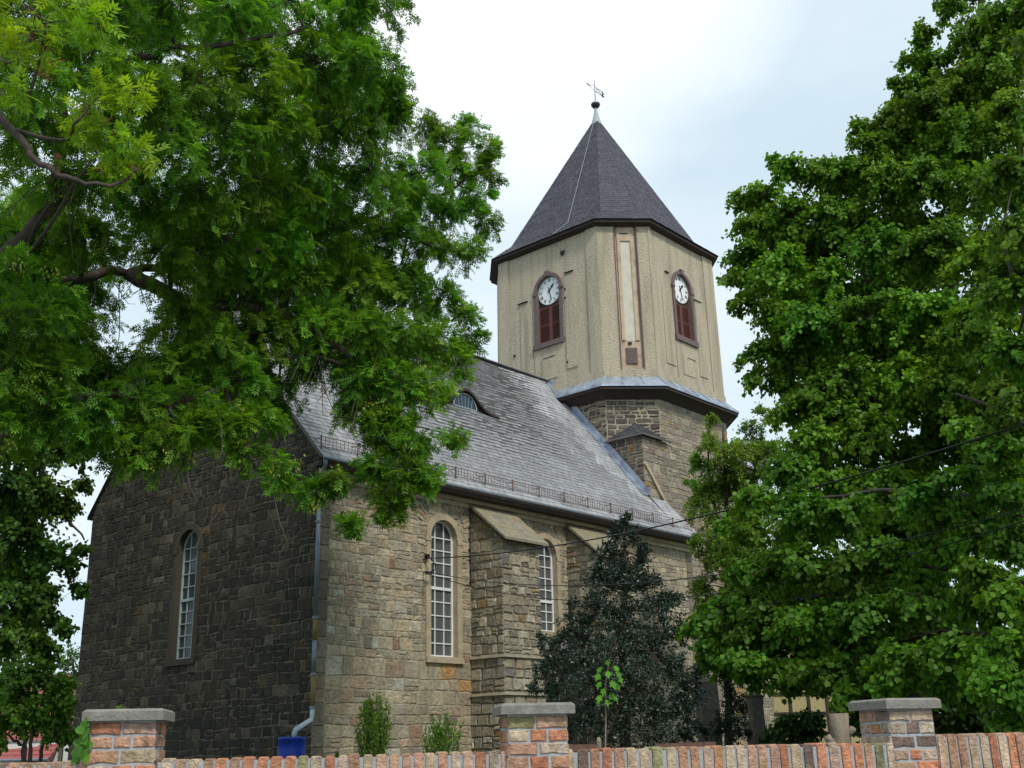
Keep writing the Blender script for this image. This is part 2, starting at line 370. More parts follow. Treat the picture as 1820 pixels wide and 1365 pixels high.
# ------------------------------------------------------------------ the church
church = empty('church', (-4.48, 25.1, 0), R(48.5296))
tag(church, 'old rubble stone village church with grey slate roof and octagonal plastered clock tower', 'church')
PS = lambda s, t, h: (s, -h, t)                         # south wall: s = along, h = outwards
PW = lambda s, t, h: (-h, 10.4-s, t)                    # west gable: s = 10.4 - v
rng = random.Random(11)
palS = [(6, (.39, .325, .215)), (5, (.35, .30, .215)), (4, (.43, .37, .26)), (2, (.28, .24, .18)), (1.5, (.38, .28, .195)), (.3, (.42, .25, .10)), (.8, (.44, .41, .33)), (.4, (.33, .21, .14)), (.3, (.20, .175, .14))]
palG = [(5, (.046, .038, .026)), (4, (.034, .029, .021)), (1.6, (.070, .059, .040)), (.6, (.10, .088, .06)), (.3, (.085, .058, .026)), (1.5, (.030, .026, .020))]  # weathered sooty gable stones, darkened further to hold the gable's shade
palB = [(5, (.33, .285, .205)), (3, (.26, .225, .165)), (2.5, (.42, .38, .29)), (1.5, (.18, .165, .14)), (.5, (.30, .20, .09)), (.6, (.29, .21, .15))]
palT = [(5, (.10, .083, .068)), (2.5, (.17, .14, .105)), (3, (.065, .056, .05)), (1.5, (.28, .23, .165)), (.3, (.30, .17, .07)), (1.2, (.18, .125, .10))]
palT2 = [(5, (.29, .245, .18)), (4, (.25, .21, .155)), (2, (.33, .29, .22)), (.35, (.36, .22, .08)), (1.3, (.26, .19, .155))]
zb, zt = yard-.05, 7.92
winS = [(4.0, 3.8, 6.73), (7.98, 4.65, 6.73)]
WO, WI = .63, .465
# nave south wall
b = MB(); backing(b, PS, 0, 15.45, zb, lambda s: zt, [(c, WI+.1, a, ts) for c, a, ts in winS])
b.add([PS(15.45, zb, 0), PS(15.45, zb, -9.4), PS(15.45, zt+.6, -9.4), PS(15.45, zt+.6, 0)], [(0, 1, 2, 3)])
nave = b.build('nave_wall', M['mortar'], church)
b = MB()
masonry(b, PS, .33, 4.98, zb, 3.68, palS, rng, rh=(.18, .36), sw=(.18, .46), wins=[(c, WO-.03, a-.15, ts) for c, a, ts in winS], split=.2, joint=.010, h=.018)
masonry(b, PS, .33, 15.1, 3.68, zt, palS, rng, rh=(.13, .29), sw=(.12, .34), wins=[(c, WO-.03, a-.15, ts) for c, a, ts in winS], split=.25, joint=.010, h=.018, jit=.022)
masonry(b, PS, 4.98, 15.1, zb, 3.68, palS, rng, rh=(.20, .34), sw=(.24, .5), joint=.010)
# relieving arches over the windows: radial stones
for c, a, ts in winS:
    for i in range(19):
        q0, q1 = math.pi*(.12+.76*i/19), math.pi*(.12+.76*(i+.88)/19); ra, rb = .80+rng.uniform(-.02, .03), 1.13+rng.uniform(-.06, .04)
        poly = [(c+ra*math.cos(q0), ts+.05+ra*math.sin(q0)), (c+rb*math.cos(q0), ts+.05+min(rb*math.sin(q0), 1.12)), (c+rb*math.cos(q1), ts+.05+min(rb*math.sin(q1), 1.12)), (c+ra*math.cos(q1), ts+.05+ra*math.sin(q1))]
        stone(b, PS, poly, .034, rng, pick(rng, palS), base=.02)
# quoins at both ends
z = zb; k = 0
while z < zt-.1:
    hh = rng.uniform(.3, .48); L_ = (.32, .55)[k % 2] if False else .32
    z2 = min(z+hh, zt)
    stone(b, PS, [(.0, z+.006), (.32, z+.006), (.32, z2-.006), (.0, z2-.006)], .03, rng, pick(rng, [(3, (.20, .17, .125)), (1, (.15, .13, .10))]))
    stone(b, PS, [(15.12, z+.006), (15.45, z+.006), (15.45, z2-.006), (15.12, z2-.006)], .03, rng, pick(rng, [(1, (.20, .17, .125))]))
    z = z2; k += 1
b.build('rubble_facing', M['stone'], nave)
b = MB()                                                 # cornice under the eaves + string course
b.prism(PS, [(-.03, 7.62), (15.45, 7.62), (15.45, 7.74), (-.03, 7.74)], .0, .07); b.prism(PS, [(-.03, 7.742), (15.45, 7.742), (15.45, 7.93), (-.03, 7.93)], .0, .15)
b.build('cornice', M['dressed'], church)
b = MB(); b.prism(PS, [(6.35, 3.70), (9.0, 3.70), (9.0, 3.82), (6.35, 3.82)], 0, .06); b.build('string_course', M['stoneslab'], church)
# west gable
RV, RZ = 5.1, 14.55
def roofz(v): return 9.5+(RZ-9.5)/(RV-.9)*(v-.9) if v > .9 else 9.5+(v-.9)*1.074
def gtop(s):
    v = 10.4-s; v = v if v <= RV else 2*RV-v+.2 if 2*RV-v+.2 < RV else RV
    return roofz(v)-.10
gw = (5.17, 3.93, 6.73)
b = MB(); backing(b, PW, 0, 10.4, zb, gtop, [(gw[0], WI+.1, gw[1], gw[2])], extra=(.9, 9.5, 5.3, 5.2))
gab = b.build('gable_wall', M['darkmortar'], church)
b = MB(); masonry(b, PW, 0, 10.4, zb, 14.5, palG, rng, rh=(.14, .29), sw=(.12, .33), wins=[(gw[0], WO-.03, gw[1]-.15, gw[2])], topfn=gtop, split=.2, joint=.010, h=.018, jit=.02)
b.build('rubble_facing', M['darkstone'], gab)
# north wall, plain
b = MB(); b.add([(0, 10.4, zb), (15.45, 10.4, zb), (15.45, 10.4, zt), (0, 10.4, zt)], [(3, 2, 1, 0)]); b.build('north_wall', M['darkmortar'], church)
# windows
def window(P, c, t0, ts, lower, upper, tm, mstone, mbar, back):
    f = MB(); arch_frame(f, P, c, WO, WI, t0, ts, .045, -.2)
    f.prism(P, [(c-WO-.03, ts-.12), (c-WI-.0, ts-.12), (c-WI-.0, ts+.0), (c-WO-.03, ts+.0)], .0, .06); f.prism(P, [(c+WI, ts-.12), (c+WO+.03, ts-.12), (c+WO+.03, ts), (c+WI, ts)], .0, .06)
    w_ = f.build('window', mstone, church)
    s_ = MB(); s_.prism(P, [(c-WO-.01, t0-.15), (c+WO+.01, t0-.15), (c+WO+.01, t0-.002), (c-WO-.01, t0-.002)], -.2, .09); s_.build('sill', M['dressed'] if mstone is M['dressed'] else mstone, w_)
    s_ = MB(); sash(s_, P, c, WI, t0, ts, -.16, 3, lower, upper, trans=tm); s_.build('sash', mbar, w_)
    s_ = MB(); pane(s_, P, c, WI, t0, ts, -.165); s_.build('pane', M['glass'], w_)
    if back:
        s_ = MB(); s_.add([P(c-.13, t0+.02, -.1643), P(c+WI-.03, t0+.02, -.1643), P(c+WI-.03, tm, -.1643), P(c-.13, tm, -.1643)], [(0, 1, 2, 3)])
        s_.add([P(c-.13, tm, -.1643), P(c+WI-.03, tm, -.1643), P(c+WI-.03, ts-.1, -.1643), P(c-.13, ts-.1, -.1643)], [(0, 1, 2, 3)]); s_.build('curtain', M['curtain'], w_)
    return w_
window(PS, winS[0][0], winS[0][1], winS[0][2], 5, 4, 5.48, M['dressed'], M['white'], True)
window(PS, winS[1][0], winS[1][1], winS[1][2], 3, 4, 5.48, M['dressed'], M['white'], True)
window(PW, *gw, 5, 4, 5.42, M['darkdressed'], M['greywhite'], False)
# buttresses
def buttress(u0, capped=True):
    e = MB(); A = lambda s, t, h: (s, -h, t)
    o = MB(); D1, D2 = 1.1, 1.14
    x0, x1 = u0, u0+1.42
    for (a, b_, c_, d_) in ((x0, x1, 0, D1),):
        o.add([(a, 0, zb), (b_, 0, zb), (b_, -d_, zb), (a, -d_, zb), (a, 0, 7.66), (b_, 0, 7.66), (b_, -d_, 6.72), (a, -d_, 6.72)], [(0, 1, 2, 3)[::-1], (4, 5, 6, 7), (3, 2, 6, 7), (0, 3, 7, 4), (2, 1, 5, 6)])
    root = o.build('buttress', M['mortar'], church)
    e = MB(); rg = random.Random(int(u0*10))
    PF = lambda s, t, h: (s, -D1-h, t); PL = lambda s, t, h: (x0-h, -D1+(-(-s))*1.0 if False else -(D1-s), t); PR = lambda s, t, h: (x1+h, -s, t)
    capz = lambda s: 6.72+.94*s/D1-.01
    masonry(e, PF, x0-.02, x1+.02, 3.86, 6.72, palB, rg, rh=(.18, .31), sw=(.17, .34), h=.032, jit=.022, wob=.014, joint=.015)
    masonry(e, PL, -.02, D1, 3.86, 7.66, palB, rg, rh=(.18, .31), sw=(.17, .34), h=.032, jit=.022, wob=.014, joint=.015, topfn=capz)
    for z0, z1, hh in ((zb, 2.88, .075), (2.98, 3.78, .05)):
        PF2 = lambda s, t, h: (s, -D1-h-hh+.03, t); PL2 = lambda s, t, h: (x0-h-hh+.03, -(D1-s), t)
        masonry(e, PF2, x0-hh, x1+hh, z0, z1, palB, rg, rh=(.22, .36), sw=(.2, .42), h=.032, wob=.012, joint=.015)
        masonry(e, PL2, -hh, D1, z0, z1, palB, rg, rh=(.22, .36), sw=(.2, .4), h=.032, wob=.012, joint=.015)
    e.build('rubble_facing', M['stone'], root)
    s_ = MB()
    for z_, hh in ((3.80, .10), (2.90, .12)):
        s_.add([(x0-hh, 0, z_-.03), (x1+hh, 0, z_-.03), (x1+hh, -D1-hh, z_-.03), (x0-hh, -D1-hh, z_-.03), (x0, 0, z_+.07), (x1, 0, z_+.07), (x1, -D1, z_+.07), (x0, -D1, z_+.07)], [(3, 2, 1, 0), (4, 5, 6, 7), (3, 2, 6, 7), (0, 3, 7, 4), (2, 1, 5, 6)])
    s_.build('string_course', M['stoneslab'], root)
    s_ = MB(); a, b_ = x0-.12, x1+.16                   # thick sloping stone slabs
    for k, (q0, q1) in enumerate(((0, .36), (.36, .7), (.7, 1))):
        zA, zB = 7.80-1.06*q0, 7.80-1.06*q1; yA, yB = -1.32*q0, -1.32*q1; l = .012*(k)
        s_.add([(a, yA, zA-l), (b_, yA, zA-l), (b_, yB, zB-l), (a, yB, zB-l), (a, yA, zA-.09), (b_, yA, zA-.09), (b_, yB, zB-.09), (a, yB, zB-.09)], [(3, 2, 1, 0)[::-1], (4, 5, 6, 7), (3, 2, 6, 7), (0, 3, 7, 4), (2, 1, 5, 6)])
    s_.build('slab_cap', M['stoneslab'], root)
buttress(5.0); buttress(8.95)
# nave roof
u_a, u_b = -.3, 15.5
prof = [(-.45, 8.05), (.9, 9.5), (RV, RZ)]
L1 = math.hypot(1.35, 1.45); L2 = math.hypot(RV-.9, RZ-9.5)
d1 = (1.35/L1, 1.45/L1); d2 = ((RV-.9)/L2, (RZ-9.5)/L2)
def PRF(s, t, h):                                        # t along the slope, softly kinked
    sag = -.035*math.sin(max(0, min(1, (s)/15))*math.pi)*(t/8)
    if t < L1: v_, z_, n_ = -.45+d1[0]*t, 8.05+d1[1]*t, (-d1[1], d1[0])
    else: q = t-L1; v_, z_, n_ = .9+d2[0]*q, 9.5+d2[1]*q, (-d2[1], d2[0])
    return (s, v_+n_[0]*h, z_+n_[1]*h+sag)
b = MB()
und = []
for (ta, tb, ue) in ((0, L1, 15.5), (L1, L1+L2, 14.5)):
    b.add([PRF(u_a, ta, -.0), PRF(ue, ta, -.0), PRF(ue, tb, -.0), PRF(u_a, tb, -.0)], [(0, 1, 2, 3)], (.06, .06, .06))
    b.add([PRF(u_a, ta, -.06), PRF(ue, ta, -.06), PRF(ue, tb, -.06), PRF(u_a, tb, -.06)], [(3, 2, 1, 0)], (.06, .05, .045))
    b.add([PRF(u_a, ta, 0), PRF(u_a, tb, 0), PRF(u_a, tb, -.06), PRF(u_a, ta, -.06)], [(0, 1, 2, 3)], (.12, .11, .10))
# north slope
b.add([(-.07, RV, RZ), (14.5, RV, RZ), (14.5, 9.5, 9.5), (-.07, 9.5, 9.5), (14.5, 10.85, 8.05), (-.07, 10.62, 8.3)], [(0, 1, 2, 3), (3, 2, 4, 5)], (.15, .15, .16))
b.add([(-.07, RV, RZ-.06), (14.5, RV, RZ-.06), (14.5, 9.5, 9.44), (-.07, 9.5, 9.44), (14.5, 10.85, 7.99), (-.07, 10.62, 8.24)], [(3, 2, 1, 0), (5, 4, 2, 3)], (.1, .1, .1))
b.add([(14.5, RV, RZ-.01), (14.5, -.2, 8.3), (14.5, 10.4, 8.3)], [(0, 1, 2)], (.1, .1, .1))
rgs = random.Random(5)
from mathutils import noise as mnoise
def streak(s, t):                                        # weathered paler sheets towards the tower and lichen runs
    d = mnoise.noise(Vector((s*.5, t*.35, 0)))*.9+mnoise.noise(Vector((s*2.3, t*.6, 4)))*.5
    v = 1+.15*d
    edge = 12.0+ (t-2)*.32 + 1.1*mnoise.noise(Vector((t*1.2, 2, 7)))
    edge = 15.6-.33*t+1.0*mnoise.noise(Vector((t*1.1, 2, 7)))
    if s > edge-1.2: v *= 1.38
    elif s > edge-4.2 and mnoise.noise(Vector((s*.8, t*.8, 9))) > -.15: v *= .86
    if t < .55: v *= 1.25
    return v
slc = ((.262, .266, .278), (.252, .256, .268), (.272, .274, .282), (.262, .26, .258))
slates(b, PRF, 0, L1, lambda t: (u_a, 15.5), rgs, lift=.014, wd=.28, exp=.185, spread=.11, cols=slc, streak=streak)
slates(b, PRF, L1, L1+L2, lambda t: (u_a, 14.5), rgs, lift=.014, wd=.28, exp=.185, spread=.11, cols=slc, streak=streak)
for i in range(38):                                      # ridge slates
    x = u_a+i*.39; b.box((x+.2, RV-.05, RZ+.01), (.4, .16, .03), 0, (.2, .2, .21))
    b.box((x+.2, RV+.05, RZ+.012), (.4, .12, .03), 0, (.2, .2, .21))
roof = b.build('nave_roof', M['slate'], church)
b = MB()                                                 # boxed eaves: fascia and soffit
b.prism(PS, [(u_a+.02, 7.84), (15.45, 7.84), (15.45, 7.995), (u_a+.02, 7.995)], .37, .41)
b.prism(PS, [(u_a+.02, 7.84), (15.45, 7.84), (15.45, 7.87), (u_a+.02, 7.87)], .14, .372)
b.build('eaves_board', M['brownwood'], church)
b = MB()                                                 # zinc flashing where the roof meets the tower
for k in range(11):
    t0_, t1_ = L1+.02+k*.58, L1+.02+(k+1)*.58; l = .05+.004*(k % 2)
    b.add([PRF(14.22, t0_, l), PRF(14.44, t0_, l), PRF(14.44, t1_, l), PRF(14.22, t1_, l), PRF(14.44, t0_, .24), PRF(14.44, t1_, .24), PRF(14.22, t0_, 0), PRF(14.22, t1_, 0)], [(0, 1, 2, 3), (1, 4, 5, 2), (6, 0, 3, 7)])
b.build('flashing', M['zinc'], church)
# snow guard
b = MB(); tg = .30
def PG(x, t, h): p = PRF(x, t, .03); return (p[0], p[1], p[2]+h)
for h_ in (.04, .27): b.tube([PG(x, tg, h_) for x in np.linspace(-.2, 15.2, 30)], .009, 5)
for x in np.arange(-.2, 15.2, .115): b.tube([PG(x, tg, .04), PG(x, tg, .27)], .0055, 4)
for x in np.arange(-.2, 15.3, 1.1):
    b.tube([PG(x, tg, -.03), PG(x, tg, .31)], .017, 4); b.tube([PG(x, tg+.35, -.01), PG(x, tg, .24)], .011, 4)
b.build('snow_guard', M['rust'], church)
# eyebrow dormer
cu, ct = 7.45, L1+L2*((2.55-.9)/(RV-.9))
def eyeb(x): return .60*math.exp(-(x/.66)**2)            # vertical swell of the front edge
b = MB(); n_ = 26; front = []; P0 = PRF
fu, fz = 0, 0
vfront = PRF(cu, ct, 0)[1]; zfront = PRF(cu, ct, 0)[2]
rows = 9
for i in range(n_+1):
    x = -1.45+2.9*i/n_; hgt = eyeb(x)
    col_ = []
    for j in range(rows+1):
        q = j/rows; back = (hgt*1.9+.02)
        v_ = vfront-.05+q*back*1.05; zt_ = zfront+hgt-.02+(q*back*.36) if True else 0
        zr = roofz(v_)+.02
        col_.append((cu+x, v_, max(zt_*(1)-.0, zr)))
    front.append(col_)
for i in range(n_):
    for j in range(rows):
        b.add([front[i][j], front[i+1][j], front[i+1][j+1], front[i][j+1]], [(0, 1, 2, 3)], tuple(k*rgs.uniform(.8, 1.15) for k in (.17, .17, .175)))
dorm = b.build('dormer', M['slate'], church)
b = MB()
for i in range(n_):
    a, c_ = front[i][0], front[i+1][0]; y = a[1]-.07
    b.add([(a[0], y, a[2]+.02), (c_[0], y, c_[2]+.02), (c_[0], y, c_[2]-.06), (a[0], y, a[2]-.06), (a[0], y+.3, a[2]+.02), (c_[0], y+.3, c_[2]+.02), (c_[0], y+.3, c_[2]-.06), (a[0], y+.3, a[2]-.06)], [(3, 2, 1, 0), (0, 1, 5, 4), (2, 3, 7, 6)], (.1, .09, .08))
b.build('arched_trim', M['brownwood'], dorm)
b = MB()
for i in range(n_):
    x0, x1 = -1.45+2.9*i/n_, -1.45+2.9*(i+1)/n_
    if abs(x0+x1)/2 < .95: b.add([(cu+x0, vfront, zfront-.04), (cu+x1, vfront, zfront-.04), (cu+x1, vfront, zfront+eyeb(x1)-.05), (cu+x0, vfront, zfront+eyeb(x0)-.05)], [(0, 1, 2, 3)])
b.build('dormer_cheek', M['brownwood'], dorm)
b = MB(); b.add([(cu-.48, vfront-.012, zfront+.02), (cu+.48, vfront-.012, zfront+.02)]+[(cu+.48*math.cos(q), vfront-.012, zfront+.03+.42*math.sin(q)) for q in np.linspace(0, math.pi, 13)], [tuple(range(15))])
b.build('pane', M['blueglass'], dorm)
b = MB()
for q in (-.28, -.14, 0, .14, .28): b.tube([(cu+q*.9, vfront-.03, zfront+.0), (cu+q*1.15, vfront-.03, zfront+.43*math.sqrt(max(.05, 1-(q*1.15/.49)**2)))], .007, 4)
b.tube([(cu+.50*math.cos(q), vfront-.03, zfront+.02+.43*math.sin(q)) for q in np.linspace(0, math.pi, 15)], .02, 5)
b.tube([(cu-.5, vfront-.03, zfront), (cu+.5, vfront-.03, zfront)], .025, 5)
b.build('glazing_bars', M['greywhite'], dorm)
# downpipe with its segments
b = MB(); X, Y = -.09, -.12
b.tube([(-.22, -.46, 7.98), (-.2, -.44, 7.86), (-.12, -.2, 7.6), (X, Y, 7.4)], .05, 8)
b.tube([(X, Y, 7.4), (X, Y, 4.48)], .05, 8); b.tube([(X, Y, 4.0), (X, Y, 3.27)], .05, 8)
pipe = b.build('downpipe', M['pipe'], church, True)
for za_, zb_ in ((4.5, 3.98), (3.29, 2.55)): b = MB(); b.tube([(X, Y, za_), (X, Y, zb_)], .055, 8); b.build('cast_section', M['pipebrown'], pipe, True)
bx = (-.93, -.55)
b = MB(); b.tube([(X, Y, 2.56), (X, Y, 2.38), (X-.06, Y-.03, 2.3), (bx[0]+.16, bx[1]+.1, 2.1), (bx[0]+.1, bx[1]+.06, 2.03), (bx[0]+.1, bx[1]+.06, 1.9)], .055, 8); b.build('elbow', M['palegrey'], pipe, True)
for z_ in (6.6, 4.46, 3.25, 2.56): b = MB(); b.tube([(X, Y, z_-.02), (X, Y, z_+.03)], .068, 8); b.tube([(X, Y, z_), (X+.05, 0.02, z_)], .012, 4); b.build('pipe_clamp', M['pipe'], pipe)
b = MB(); b.tube([(u_a, -.5, 8.0), (15.5, -.5, 8.0)], .035, 6); b.build('gutter', M['pipe'], church)
# lightning conductor
b = MB(); b.tube([(4.92, -.06, 7.75), (4.93, -.05, 5.6)], .012, 5)
for z_ in np.arange(5.7, 7.7, .28): b.box((4.925, -.03, z_), (.035, .06, .035))
b.tube([(4.93, -.08, 5.62), (4.72, -.1, 5.62)], .012, 4); b.build('lightning_conductor', M['black'], church)
# cable brackets
b = MB(); b.tube([(3.28, 0, 6.12), (3.35, -.25, 6.14)], .014, 5); b.tube([(3.3, 0, 5.78), (3.2, -.2, 5.8)], .014, 5)
for k in range(3): b.lathe((3.24+.05*k, -.16-.03*k, 5.76), [(.0, -.03), (.03, -.03), (.02, 0), (.032, .02), (.0, .05)], 8)
b.tube([(3.34, -.22, 6.12), (3.42, -.30, 5.98), (3.44, -.3, 5.85), (3.36, -.22, 5.80)], .016, 5); b.box((3.36, -.08, 6.2), (.09, .1, .09)); b.build('cable_bracket', M['black'], church)
# little porch between the buttresses
b = MB()
zA, zB = 4.46, 4.08; rgp = random.Random(8)
PP = lambda s, t, h: (s, -t, 4.46-.42*t+h)
b.add([(6.5, 0, zA-.03), (8.85, 0, zA-.03), (8.85, -1.0, zB-.07), (6.5, -1.0, zB-.07)], [(0, 1, 2, 3)], (.1, .1, .1))
for t in np.arange(0, .98, .14):
    s = 6.48
    while s < 8.85:
        wq = rgp.uniform(.16, .3); q = rgp.uniform(.7, 1.3); b.add([PP(s, t, .0), PP(s+wq, t, .0), PP(s+wq, t+.15, .022), PP(s, t+.15, .022), PP(s, t+.15, -.0), PP(s+wq, t+.15, -.0)], [(3, 2, 1, 0), (5, 4, 3, 2)], (.17*q, .155*q, .15*q)); s += wq+.006
porch = b.build('porch_roof', M['slate'], church)
b = MB(); b.tube([(6.62, -.02, 4.36), (6.62, -.95, 3.98)], .045, 4); b.tube([(8.8, -.02, 4.36), (8.8, -.95, 3.98)], .045, 4); b.tube([(6.5, -.93, 3.96), (8.85, -.93, 3.96)], .05, 4); b.build('rafter', M['wood'], porch)
b = MB(); b.box((7.65, -.55, (zb+3.85)/2), (2.3, .06, 3.85-zb)); b.build('porch_door', M['brownwood'], church)

# ---- tower
TW, TS, TE, TN = 14.5, 1.12, 21.63, 8.78; cv0, cv1, cu0, cu1 = 2.45, 7.45, 15.83, 20.30
TC = (18.1, 4.95)
OCT = [(TW, cv1), (TW, cv0), (cu0, TS), (cu1, TS), (TE, cv0), (TE, cv1), (cu1, TN), (cu0, TN)]
def octo(e, taper=1.0):
    """octagon offset outwards by e"""
    out = []; n = 8
    for i in range(n):
        p, a, c_ = Vector(OCT[i]), Vector(OCT[i-1]), Vector(OCT[(i+1) % n])
        n1 = (p-a).normalized(); n1 = Vector((n1.y, -n1.x)); n2 = (c_-p).normalized(); n2 = Vector((n2.y, -n2.x))
        # outward check
        m1 = (p+a)/2-Vector(TC); n1 = n1 if n1.dot(m1) > 0 else -n1; m2 = (p+c_)/2-Vector(TC); n2 = n2 if n2.dot(m2) > 0 else -n2
        bis = (n1+n2); q = p+bis*(e/(1+n1.dot(n2)))
        out.append((TC[0]+(q.x-TC[0])*taper, TC[1]+(q.y-TC[1])*taper))
    return out
# lower stone storey
b = MB()
def wallq(mb, a, c_, z0, z1, col=(1, 1, 1)): mb.add([(a[0], a[1], z0), (c_[0], c_[1], z0), (c_[0], c_[1], z1), (a[0], a[1], z1)], [(0, 1, 2, 3)], col)
sq = [(TW, TN+.1), (TW, 1.0), (TE+.1, 1.0), (TE+.1, TN+.1)]
for i in range(4): wallq(b, sq[i], sq[(i+1) % 4], zb, 11.66)
b.add([(p[0], p[1], 11.66) for p in sq], [(0, 1, 2, 3)])
oc = octo(0)
for i in range(8): wallq(b, oc[i], oc[(i+1) % 8], 11.6, 13.5)
tb = b.build('tower_base', M['mortar'], church)
b = MB(); rgt = random.Random(21)
FW = lambda x: (lambda s, t, h: (x-h, 9-s, t)); FS = lambda y: (lambda s, t, h: (s, y-h, t))
def chamf(a, c_):
    a, c_ = Vector(a), Vector(c_); d = (c_-a).normalized(); n1 = Vector((d.y, -d.x)); n1 = n1 if n1.dot((a+c_)/2-Vector(TC)) > 0 else -n1
    return (lambda s, t, h: (a.x+d.x*s+n1.x*h, a.y+d.y*s+n1.y*h, t)), (c_-a).length
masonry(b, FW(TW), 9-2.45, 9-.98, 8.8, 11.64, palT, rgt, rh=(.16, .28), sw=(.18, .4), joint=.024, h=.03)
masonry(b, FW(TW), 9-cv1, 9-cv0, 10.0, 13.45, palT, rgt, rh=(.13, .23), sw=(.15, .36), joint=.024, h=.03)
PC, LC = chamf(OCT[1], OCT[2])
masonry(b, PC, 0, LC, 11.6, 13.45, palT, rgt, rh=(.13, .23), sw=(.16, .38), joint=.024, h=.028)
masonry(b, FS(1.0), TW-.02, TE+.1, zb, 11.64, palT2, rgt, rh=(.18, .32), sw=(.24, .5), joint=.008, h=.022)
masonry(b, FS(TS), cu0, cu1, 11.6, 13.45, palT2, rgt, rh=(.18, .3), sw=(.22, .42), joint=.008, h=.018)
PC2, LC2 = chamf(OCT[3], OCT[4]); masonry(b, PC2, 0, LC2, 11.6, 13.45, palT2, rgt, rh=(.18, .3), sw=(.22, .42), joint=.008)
b.build('rubble_facing', M['stone'], tb)
for (cx_, cy_, sx, sy) in ((TW, 1.0, 1, 1), (TE+.1, 1.0, -1, 1)):
    b = MB(); A_ = (cx_-sx*.16, cy_-sy*.16, 11.66); B_ = (cx_-sx*.16, cy_+sy*1.5, 11.66); C_ = (cx_+sx*1.5, cy_-sy*.16, 11.66); K_ = (cx_+sx*.76, cy_+sy*.80, 12.42)
    for tri in ((A_, C_, K_), (B_, A_, K_)):
        A2, B2, K2 = [Vector(q) for q in tri]; rws = 7
        b.add([A2, B2, K2], [(0, 1, 2)], (.1, .1, .1)); nrm = (B2-A2).cross(K2-A2).normalized(); nrm = nrm if nrm.z > 0 else -nrm
        for r_ in range(rws):
            q0, q1 = r_/rws, (r_+1)/rws; p0, p1 = A2.lerp(K2, q0), B2.lerp(K2, q0); p2, p3 = B2.lerp(K2, q1), A2.lerp(K2, q1); m_ = max(1, int((p1-p0).length/.2))
            for k in range(m_):
                a_, b_ = k/m_, (k+1)/m_-.02; qq = rgt.uniform(.7, 1.25)
                b.add([p0.lerp(p1, a_)+nrm*.03, p0.lerp(p1, b_)+nrm*.03, p3.lerp(p2, b_)+nrm*.008, p3.lerp(p2, a_)+nrm*.008, p0.lerp(p1, a_), p0.lerp(p1, b_)], [(0, 1, 2, 3), (0, 1, 5, 4)], (.085*qq, .085*qq, .095*qq))
    b.tube([B_, A_, C_], .035, 5, (.15, .14, .12)); b.build('corner_broach', M['slate'], church)
b = MB(); b.prism(FS(1.0), [(14.46, 10.66), (14.54, 10.74), (15.62, 9.52), (15.54, 9.44)], 0, .09); b.build('old_roof_weathering', M['dressed'], church)
# cornice + zinc ledge
b = MB(); a0, a1, a2 = octo(.0), octo(.30), octo(.46)
for i in range(8):
    j = (i+1) % 8
    b.add([(*a0[i], 13.24), (*a0[j], 13.24), (*a1[j], 13.46), (*a1[i], 13.46), (*a2[j], 13.50), (*a2[i], 13.50), (*a2[j], 13.60), (*a2[i], 13.60), (*a0[j], 13.6), (*a0[i], 13.6)], [(0, 1, 2, 3), (3, 2, 4, 5), (5, 4, 6, 7), (7, 6, 8, 9)])
b.build('tower_cornice', M['brownwood'], church)
b = MB(); a3, a4 = octo(.50), octo(.02)
for i in range(8):
    j = (i+1) % 8; m_ = 7 if i % 2 == 0 else 3
    for k in range(m_):
        q0, q1 = k/m_, (k+1)/m_
        L = lambda A, q: (A[i][0]+(A[j][0]-A[i][0])*q, A[i][1]+(A[j][1]-A[i][1])*q)
        b.add([(*L(a3, q0), 13.60), (*L(a3, q1), 13.60), (*L(a3, q1), 13.66), (*L(a3, q0), 13.66), (*L(a4, q1), 14.12), (*L(a4, q0), 14.12)], [(0, 1, 2, 3), (3, 2, 4, 5)])
        b.tube([(*L(a3, q1), 13.68), (*L(a4, q1), 14.14)], .018, 5)
b.build('ledge_cover', M['zinc'], church)
# plastered belfry with two clock openings
BT = 20.12; sc = .988
def taper(p, z): k = 1-(1-sc)*max(0, (z-14.1))/6; return (TC[0]+(p[0]-TC[0])*k, TC[1]+(p[1]-TC[1])*k)
def TWp(s, t, h): x, y = taper((TW, 9-s), t); return (x-h, y, t)       # s = 9 - v
def TSp(s, t, h): x, y = taper((s, TS), t); return (x, y-h, t)
cw, ci = .70, .56; w1, w2 = (9-4.92, 16.08, 18.17), (17.93, 16.08, 18.12)
b = MB()
backing(b, TWp, 9-cv1, 9-cv0, 14.0, lambda s: BT, [(w1[0], ci+.08, w1[1], w1[2])], n=20)
backing(b, TSp, cu0, cu1, 14.0, lambda s: BT, [(w2[0], ci+.08, w2[1], w2[2])], n=20)
for i in range(1, 8):
    if i == 2: continue
    A_, B_ = OCT[i], OCT[(i+1) % 8]
    a_, b_, c_, d_ = (*taper(A_, 14), 14.0), (*taper(B_, 14), 14.0), (*taper(B_, BT), BT), (*taper(A_, BT), BT)
    if i == 1:
        def TCp(s, t, h, A_=A_, B_=B_):
            A2, B2 = Vector(taper(A_, t)), Vector(taper(B_, t)); d = (B2-A2); n1 = Vector((d.y, -d.x)).normalized(); n1 = n1 if n1.dot(A2-Vector(TC)) > 0 else -n1
            p = A2+d*(s/LC)+n1*h; return (p.x, p.y, t)
        for s0_, s1_, z0_, z1_ in ((0, .62, 14, BT), (1.46, LC, 14, BT), (.62, 1.46, 14, 14.42)): b.add([TCp(s0_, z0_, 0), TCp(s1_, z0_, 0), TCp(s1_, z1_, 0), TCp(s0_, z1_, 0)], [(0, 1, 2, 3)])
    else: b.add([a_, b_, c_, d_], [(0, 1, 2, 3)])
